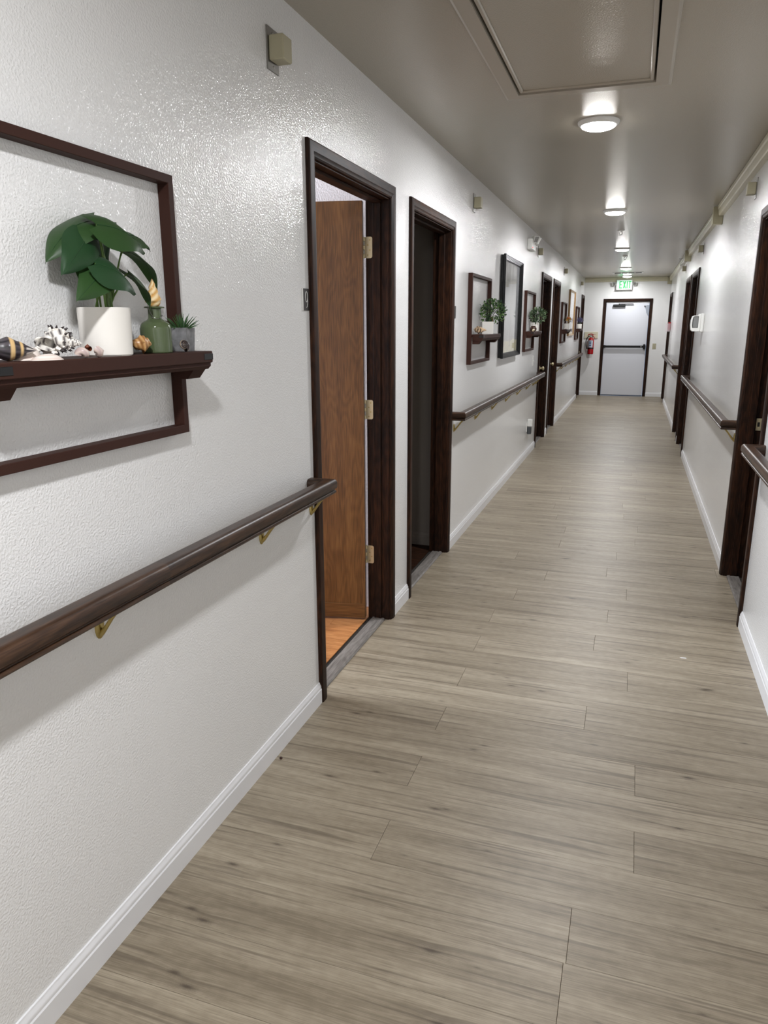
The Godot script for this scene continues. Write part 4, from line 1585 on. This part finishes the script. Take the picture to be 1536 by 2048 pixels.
func near_shelf() -> void:
	shelf_frame("nearest dark wooden frame shelf, holding shells, a pothos and a green bottle", -0.925, -1.622)
	# pothos
	var pt := thing("potted_plant", "broad-leaved pothos in a white cylindrical pot on the near shelf", "plant", Vector3(0.06, SHELF_Y, -1.297))
	round_pot(pt, 0.0525, 0.097, M.white_pot)
	var o := pt.position
	var leaves := [
		[Vector3(0.050, 1.692, -1.312), Vector3(0.032, 1.600, -1.178), Vector3(0.35, 1.0, 0.15), 0.100, 0.024],
		[Vector3(0.085, 1.678, -1.268), Vector3(0.112, 1.632, -1.378), Vector3(0.75, 0.75, 0.0), 0.108, 0.018],
		[Vector3(0.068, 1.655, -1.258), Vector3(0.086, 1.577, -1.158), Vector3(0.9, 0.5, 0.2), 0.074, 0.012],
		[Vector3(0.050, 1.676, -1.405), Vector3(0.046, 1.648, -1.490), Vector3(0.55, 0.8, -0.2), 0.062, 0.010],
		[Vector3(0.058, 1.640, -1.378), Vector3(0.048, 1.555, -1.504), Vector3(0.15, 0.8, -0.5), 0.052, 0.026],
		[Vector3(0.098, 1.603, -1.238), Vector3(0.122, 1.547, -1.322), Vector3(0.80, 0.75, 0.05), 0.096, 0.016],
		[Vector3(0.092, 1.598, -1.280), Vector3(0.110, 1.530, -1.163), Vector3(0.8, 0.75, 0.1), 0.074, 0.012],
		[Vector3(0.070, 1.594, -1.372), Vector3(0.082, 1.520, -1.424), Vector3(0.5, 0.55, -0.7), 0.056, 0.016],
		[Vector3(0.045, 1.668, -1.318), Vector3(0.040, 1.594, -1.346), Vector3(0.95, 0.2, 0.0), 0.092, 0.006],
		[Vector3(0.040, 1.612, -1.290), Vector3(0.036, 1.545, -1.268), Vector3(0.95, 0.2, 0.1), 0.060, 0.008]]
	var rng := RandomNumberGenerator.new()
	rng.seed = 41
	for i in leaves.size():
		var q: Array = leaves[i]
		var from: Vector3 = q[0] - o
		var to: Vector3 = q[1] - o
		var s := shape()
		s.leaf(from, to, q[2], q[3], q[4], 0.32, 0.18, 12, 5, 0.0032)
		var lf := part("leaf", s, M.leaf if i % 3 != 2 else M.leaf_old, pt, 70.0)
		var rib := shape()
		var up: Vector3 = (to - from).normalized().cross(q[2]).cross((to - from).normalized()).normalized()
		var mid := []
		for k in 7:
			var t := k / 6.0 * 0.96
			mid.append(from.lerp(to, t) + up * (q[4] * 4.0 * t * (1.0 - t) + 0.0002))
		rib.tube(mid, [0.0014, 0.0012, 0.001, 0.0009, 0.0007, 0.0005, 0.0003], 5)
		part("midrib", rib, M.leaf_old, lf, 60.0)
		var st := shape()
		var foot := Vector3(rng.randf_range(-0.018, 0.018), 0.086, rng.randf_range(-0.026, 0.022))
		var bow := foot.lerp(from, 0.55)
		bow.y = lerpf(foot.y, from.y, 0.68)
		bow.x += 0.004
		st.tube([foot, foot.lerp(bow, 0.5) + Vector3(0, 0.006, 0), bow, bow.lerp(from, 0.6) + Vector3(0, 0.004, 0), from], [0.0021, 0.002, 0.0018, 0.0016, 0.0014], 6)
		part("stem", st, M.stem, pt, 50.0)
	# green bottle with a spired shell in its neck
	var bt := thing("green_bottle", "squat moss green bottle with a flared lip on the near shelf", "bottle", Vector3(0.062, SHELF_Y, -1.4665))
	var b := shape()
	b.lathe([Vector2(0.0, 0.002), Vector2(0.030, 0.0), Vector2(0.0335, 0.001), Vector2(0.035, 0.004), Vector2(0.0352, 0.054), Vector2(0.0340, 0.060), Vector2(0.0305, 0.066), Vector2(0.0245, 0.0705), Vector2(0.0180, 0.0735), Vector2(0.0150, 0.0765), Vector2(0.0145, 0.081), Vector2(0.0145, 0.0975), Vector2(0.0165, 0.0990), Vector2(0.0220, 0.0995), Vector2(0.0228, 0.1008), Vector2(0.0220, 0.1025), Vector2(0.0150, 0.1030), Vector2(0.0120, 0.1020), Vector2(0.0115, 0.080)], 40)
	part("body", b, M.bottle, bt, 40.0)
	var w := shape()
	var loop := []
	for i in 13:
		var t := PI * i / 12.0
		loop.append(Vector3(0.0158 * sin(t) + 0.002, 0.080 - 0.004 * sin(t * 2.0), 0.0158 * cos(t)))
	loop.append(Vector3(0.002, 0.088, -0.0165))
	w.tube(loop, [0.0006], 5)
	w.tube([Vector3(0.006, 0.0800, 0.0150), Vector3(0.004, 0.090, 0.0215), Vector3(0.0, 0.106, 0.0246)], [0.0006], 5)
	part("neck_wire", w, M.dull_steel, bt, 50.0)
	var amber := shape()
	amber.spindle(0.066, 0.0165, 0.24, 30, 28, func(t, ph, turn): return (lin(206, 158, 88).lerp(lin(236, 214, 172), clampf(0.5 + 0.7 * sin(turn * 1.0 + ph * 3.0), 0.0, 1.0))).lerp(lin(84, 50, 32), clampf((t - 0.88) * 9.0, 0.0, 1.0)), 0.22, 4.0, 0.16, 5.0)
	shell_at("amber spired shell standing upright in the green bottle's neck", Vector3(0.062, SHELF_Y + 0.0985, -1.4665), Basis(Vector3.UP, 0.6), amber)
	# concrete pot with a spiky succulent
	var cp := thing("succulent_pot", "small grey concrete pot with spiky succulent at the shelf's right end", "plant", Vector3(0.052, SHELF_Y, -1.585), 0.12)
	square_pot(cp, 0.0235, 0.056, M.cement, 0.88)
	var sp := shape()
	rng.seed = 9
	for i in 70:
		var a := rng.randf() * TAU
		var lean := sqrt(rng.randf()) * 1.15
		var d := Vector3(cos(a) * sin(lean), cos(lean), sin(a) * sin(lean))
		var long := rng.randf_range(0.036, 0.048)
		var foot := Vector3(d.x, 0, d.z) * 0.010 + Vector3(0, 0.046, 0)
		var tip := foot + d * long + Vector3(d.x, -0.25 * lean, d.z) * 0.006
		sp.tint = lin(34, 66, 34).lerp(lin(70, 108, 58), rng.randf())
		sp.tube([foot, foot.lerp(tip, 0.5) + Vector3(0, 0.003, 0), tip], [0.0011, 0.0011, 0.0004], 5)
	sp.tint = Color.WHITE
	var spk := part("spikes", sp, M.mixed, cp, 50.0)
	spk.set_meta("kind", "stuff")
	# shells, left to right
	var s := shape()
	s.spindle(0.082, 0.0215, 0.42, 32, 32, func(t, ph, turn): return lin(204, 172, 122) if (absf(t - 0.47) < 0.035 or absf(t - 0.66) < 0.032) else (lin(196, 188, 180) if t > 0.76 and sin(ph * 6.0) > 0.3 else lin(30, 28, 31).lerp(lin(78, 72, 76), 0.5 + 0.5 * sin(ph * 11.0 + t * 7.0))), 0.06, 3.0, 0.05, 6.0)
	shell_at("dark shell with cream bands at the shelf's left end", Vector3(0.040, SHELF_Y, -1.008), Basis(Vector3.UP, -0.55) * Basis(Vector3.RIGHT, -PI / 2 * 1.04), s)
	for k in 2:
		var c := shape()
		var long := 0.036 if k == 0 else 0.035
		var n := 18
		for i in 10:
			var t := i / 9.0
			for j in n + 1:
				var a := TAU * j / n
				var ridge := 1.0 + 0.02 * sin(t * 30.0)
				var px := cos(a) * t * 0.019
				var pz := sin(a) * t * long + 0.004 * t * t
				c.tint = lin(232, 224, 216).lerp(lin(214, 196, 186), 0.5 + 0.5 * sin(t * 16.0))
				c.put(Vector3(px, (0.024 if k == 0 else 0.011) * (1.0 - pow(t, 2.2)) * ridge, pz))
		for i in 9:
			for j in n:
				var q := i * (n + 1) + j
				c.face(q, q + 1, q + n + 2)
				c.face(q, q + n + 2, q + n + 1)
		c.tint = Color.WHITE
		shell_at("smooth white clam shell half, domed, leaning over its flatter mate" if k == 0 else "flat white clam shell half lying in front of the domed one", Vector3(0.056, SHELF_Y, -1.088) if k == 0 else Vector3(0.089, SHELF_Y, -1.098), Basis(Vector3.UP, 0.15) if k == 0 else Basis(Vector3.UP, -0.1), c)
	var mu := shape()
	mu.coil(5.0, 0.085, 0.010, 0.046, 0.0135, 24, 16, func(t, ph): return lin(232, 228, 220) if sin(ph * 5.0 + t * 60.0) < 0.55 else lin(60, 52, 54), 0.25, 8.0)
	rng.seed = 4
	for i in 46:
		var th := TAU * rng.randf_range(3.7, 5.0)
		var sc := exp(0.085 * (th - TAU * 5.0))
		var ph := rng.randf_range(-0.9, 1.6)
		var r := sc * (0.010 + 0.0135 * cos(ph))
		var p := Vector3(r * cos(th), 0.046 * (1.0 - sc) + sc * 0.0135 * sin(ph) * 1.1, r * sin(th))
		var d := (Vector3(cos(th) * cos(ph), sin(ph) * 0.9, sin(th) * cos(ph))).normalized()
		mu.tint = lin(226, 220, 212)
		mu.tube([p - d * 0.002, p + d * 0.004 * sc], [0.0034 * sc, 0.0026 * sc], 6)
		mu.tint = lin(48, 40, 42)
		mu.tube([p + d * 0.004 * sc, p + d * 0.010 * sc + Vector3(0, 0.001, 0)], [0.0026 * sc, 0.0006], 6)
	mu.tint = Color.WHITE
	mu.turned(Transform3D(Basis.IDENTITY.scaled(Vector3(1.25, 1.45, 1.25)), Vector3.ZERO))
	shell_at("white spiny shell with dark tips left of the white pot", Vector3(0.052, SHELF_Y, -1.138), Basis(Vector3.UP, -0.75) * Basis(Vector3.RIGHT, -1.75) * Basis(Vector3.UP, 0.9), mu)
	var grey := func(t, ph): return lin(168, 148, 146).lerp(lin(212, 194, 184), 0.5 + 0.5 * sin(ph * 4.0 + 1.0))
	var sa := shape()
	sa.coil(4.5, 0.11, 0.0068, 0.019, 0.0084, 22, 14, grey)
	shell_at("small mauve snail shell touching the spiny shell", Vector3(0.098, SHELF_Y, -1.176), Basis(Vector3.RIGHT, -1.2) * Basis(Vector3.UP, 0.5), sa)
	var sb := shape()
	sb.coil(4.5, 0.11, 0.0066, 0.024, 0.0078, 22, 14, grey)
	shell_at("small mauve snail shell in front of the white pot", Vector3(0.100, SHELF_Y, -1.2135), Basis(Vector3.RIGHT, -1.4) * Basis(Vector3.UP, 2.0), sb)
	var sm := shape()
	sm.coil(4.0, 0.11, 0.0038, 0.009, 0.0045, 20, 12, func(t, ph): return lin(140, 74, 44).lerp(lin(92, 46, 30), t))
	shell_at("tiny rust brown snail shell perched between two mauve ones", Vector3(0.0965, SHELF_Y + 0.0125, -1.1950), Basis(Vector3.UP, 0.4), sm)
	var co := shape()
	co.spindle(0.046, 0.0175, 0.62, 26, 28, func(t, ph, turn): return lin(202, 160, 106).lerp(lin(150, 100, 56), 0.5 + 0.5 * sin(turn * 2.0 + ph)), 0.16, 2.5, 0.28, 6.0)
	shell_at("tan knobbly conch shell between the white pot and green bottle", Vector3(0.056, SHELF_Y, -1.380), Basis(Vector3.UP, -0.7) * Basis(Vector3.RIGHT, -PI / 2 * 1.02), co)
	var sd := shape()
	sd.coil(5.0, 0.10, 0.0098, 0.012, 0.0068, 26, 14, func(t, ph): return lin(44, 36, 35) if sin(ph * 3.0 + 0.6) < 0.72 else lin(186, 168, 148), 0.1, 12.0)
	shell_at("dark striped spiral shell leaning on the concrete pot", Vector3(0.092, SHELF_Y, -1.527), Basis(Vector3.UP, -0.5) * Basis(Vector3(0, 0, 1), -1.3) * Basis(Vector3.UP, 0.4), sd)


func far_shelves() -> void:
	var greens := [lin(44, 74, 36), lin(58, 92, 46), lin(84, 118, 60), lin(34, 58, 32), lin(104, 132, 74)]
	# second frame
	shelf_frame("dark wooden frame shelf with a bushy plant beside the black picture", -5.095, -5.815)
	var p := thing("potted_plant", "bushy small-leaved plant in a square white pot beside the black picture", "plant", Vector3(0.066, SHELF_Y, -5.50), 0.25)
	square_pot(p, 0.041, 0.088, M.white_pot, 0.97)
	var f := shape()
	bush(f, Vector3(0.034, 0.160, -0.02), Vector3(0.096, 0.088, 0.105), 560, 0.021, 61, greens)
	f.tint = greens[3]
	twigs(f, Vector3(0, 0.078, 0), Vector3(0.034, 0.160, -0.02), Vector3(0.090, 0.085, 0.100), 34, 0.0012, 62)
	part("foliage", f, M.mixed, p, 60.0).set_meta("kind", "stuff")
	var v := thing("tan_vase", "tan bark-like vase behind the square white pot", "vase", Vector3(0.052, SHELF_Y, -5.655))
	var vs := shape()
	vs.lathe([Vector2(0.0, 0.0), Vector2(0.024, 0.0), Vector2(0.026, 0.006), Vector2(0.023, 0.030), Vector2(0.027, 0.055), Vector2(0.024, 0.080), Vector2(0.029, 0.105), Vector2(0.025, 0.122), Vector2(0.019, 0.126), Vector2(0.0, 0.126)], 16)
	part("body", vs, paint(rgb(146, 112, 66), 0.6), v, 40.0)
	var st := shape()
	st.spindle(0.092, 0.024, 0.35, 30, 28, func(t, ph, turn): return lin(40, 31, 28) if sin(t * 52.0 + sin(ph)) > 0.1 and t < 0.55 else lin(206, 176, 142), 0.14, 4.0, 0.35, 7.0)
	shell_at("brown striped spiky shell at the left end of the second shelf", Vector3(0.012, SHELF_Y, -5.265), Basis(Vector3.UP, -1.35) * Basis(Vector3.RIGHT, -1.62), st, "sea shells on the far shelves")
	# third frame
	shelf_frame("dark wooden frame shelf with a brown jar beside the third door", -7.79, -8.50)
	p = thing("potted_plant", "grey-green bushy plant in a round white pot beside the third door", "plant", Vector3(0.062, SHELF_Y, -8.22))
	round_pot(p, 0.048, 0.092, M.white_pot, 0.9)
	f = shape()
	bush(f, Vector3(0.028, 0.162, 0.0), Vector3(0.094, 0.084, 0.105), 560, 0.022, 63, [lin(60, 84, 54), lin(82, 106, 72), lin(110, 130, 92), lin(44, 64, 42)])
	f.tint = greens[3]
	twigs(f, Vector3(0, 0.082, 0), Vector3(0.028, 0.162, 0), Vector3(0.09, 0.082, 0.10), 34, 0.0013, 64)
	part("foliage", f, M.mixed, p, 60.0).set_meta("kind", "stuff")
	var jar := thing("brown_jar", "small round dark brown jar in front of the grey-green plant", "jar", Vector3(0.072, SHELF_Y, -8.05))
	var js := shape()
	js.lathe([Vector2(0.0, 0.0), Vector2(0.022, 0.0), Vector2(0.034, 0.012), Vector2(0.037, 0.026), Vector2(0.032, 0.040), Vector2(0.024, 0.047), Vector2(0.025, 0.054), Vector2(0.028, 0.056), Vector2(0.024, 0.057), Vector2(0.020, 0.050), Vector2(0.0, 0.046)], 24)
	part("body", js, paint(rgb(58, 34, 20), 0.3), jar, 40.0)
	var wb := shape()
	wb.coil(3.5, 0.16, 0.008, 0.018, 0.011, 20, 14, func(t, ph): return lin(226, 214, 186).lerp(lin(190, 168, 130), 0.5 + 0.5 * sin(ph * 3.0)))
	shell_at("round cream shell beside the small brown jar", Vector3(0.088, SHELF_Y, -7.965), Basis(Vector3.RIGHT, -0.8), wb, "sea shells on the far shelves")
	# fourth frame
	shelf_frame("dark wooden frame shelf with orange flowers near the gold picture", -11.76, -12.46)
	p = thing("flower_pot", "orange and yellow flowers in a white pot before the gold picture", "flowers", Vector3(0.064, SHELF_Y, -12.16))
	round_pot(p, 0.044, 0.090, M.white_pot, 0.92)
	f = shape()
	bush(f, Vector3(0, 0.135, 0), Vector3(0.065, 0.055, 0.075), 130, 0.020, 65, [lin(52, 44, 24), lin(70, 70, 34), lin(46, 30, 20)])
	part("foliage", f, M.mixed, p, 60.0).set_meta("kind", "stuff")
	var rng := RandomNumberGenerator.new()
	rng.seed = 12
	for i in 14:
		var d := Vector3(rng.randf_range(0.0, 1.0), rng.randf_range(0.0, 1.0), rng.randf_range(-0.6, 1.0)).normalized()
		var c := Vector3(0, 0.135, 0) + d * Vector3(0.064, 0.058, 0.074)
		var fl := shape()
		fl.tint = [lin(222, 130, 34), lin(206, 94, 26), lin(232, 176, 70), lin(190, 140, 52)][i % 4]
		var side := d.cross(Vector3.UP).normalized()
		var upv := side.cross(d)
		for k in 10:
			var a := TAU * k / 10.0
			var e := side * cos(a) + upv * sin(a)
			fl.leaf(c + e * 0.004, c + e * 0.018 + d * 0.004, d, 0.008, 0.001, 0.2, 0.0, 3, 1)
		fl.tint = lin(50, 28, 18)
		fl.sphere(c + d * 0.001, Vector3(0.006, 0.006, 0.006), 8)
		part("flower", fl, M.mixed, p, 60.0)
	var sh := shape()
	sh.coil(3.5, 0.13, 0.010, 0.034, 0.012, 18, 12, func(t, ph): return lin(216, 208, 200))
	shell_at("pale shell at the left end of the orange flower shelf", Vector3(0.07, SHELF_Y, -11.90), Basis(Vector3.RIGHT, -1.4), sh, "sea shells on the far shelves")
	# fifth frame
	shelf_frame("dark wooden frame shelf with lavender next to the last left door", -14.60, -15.30)
	p = thing("flower_pot", "dark purple lavender in a white pot on the last shelf", "flowers", Vector3(0.064, SHELF_Y, -14.93))
	round_pot(p, 0.046, 0.088, M.white_pot, 0.94)
	f = shape()
	rng.seed = 31
	for i in 60:
		var a := rng.randf() * TAU
		var lean := rng.randf() * 0.75
		var d := Vector3(cos(a) * sin(lean), cos(lean), sin(a) * sin(lean))
		var foot := Vector3(d.x, 0, d.z) * 0.02 + Vector3(0, 0.076, 0)
		var tip := foot + d * rng.randf_range(0.10, 0.15)
		tip.x = maxf(tip.x, -0.045)
		f.tint = lin(62, 76, 62)
		f.tube([foot, foot.lerp(tip, 0.6)], [0.0014], 4)
		f.tint = lin(60, 58, 84).lerp(lin(88, 82, 112), rng.randf())
		f.tube([foot.lerp(tip, 0.45), foot.lerp(tip, 0.7), tip], [0.004, 0.0055, 0.002], 6)
	part("lavender", f, M.mixed, p, 60.0).set_meta("kind", "stuff")
	var yl := shape()
	yl.coil(3.5, 0.13, 0.009, 0.034, 0.012, 18, 12, func(t, ph): return lin(222, 202, 140))
	shell_at("pale yellow shell right of the lavender pot on the last shelf", Vector3(0.088, SHELF_Y, -15.03), Basis(Vector3.RIGHT, -1.4), yl, "sea shells on the far shelves")


func make_things() -> void:
	make_fittings()
	near_shelf()
	far_shelves()
	# crumbs on the floor
	var s := shape()
	s.extrude(PackedVector2Array([Vector2(-0.014, -0.003), Vector2(0.012, -0.005), Vector2(0.015, 0.003), Vector2(-0.006, 0.005)]), Vector3(1.427, 0.0, -3.363), Vector3.RIGHT, Vector3(0, 0, 1), Vector3.UP, 0.0012)
	single("paper_scrap", s, M.paper, "tiny white paper scrap on the floor near the right doorway", "scrap")
	var c := shape()
	c.sphere(Vector3(0.032, 0.0045, -2.048), Vector3(0.006, 0.0045, 0.0055), 8)
	single("crumb", c, paint(rgb(58, 34, 22), 0.7), "small dark crumb by the left baseboard", "crumb", 60.0)
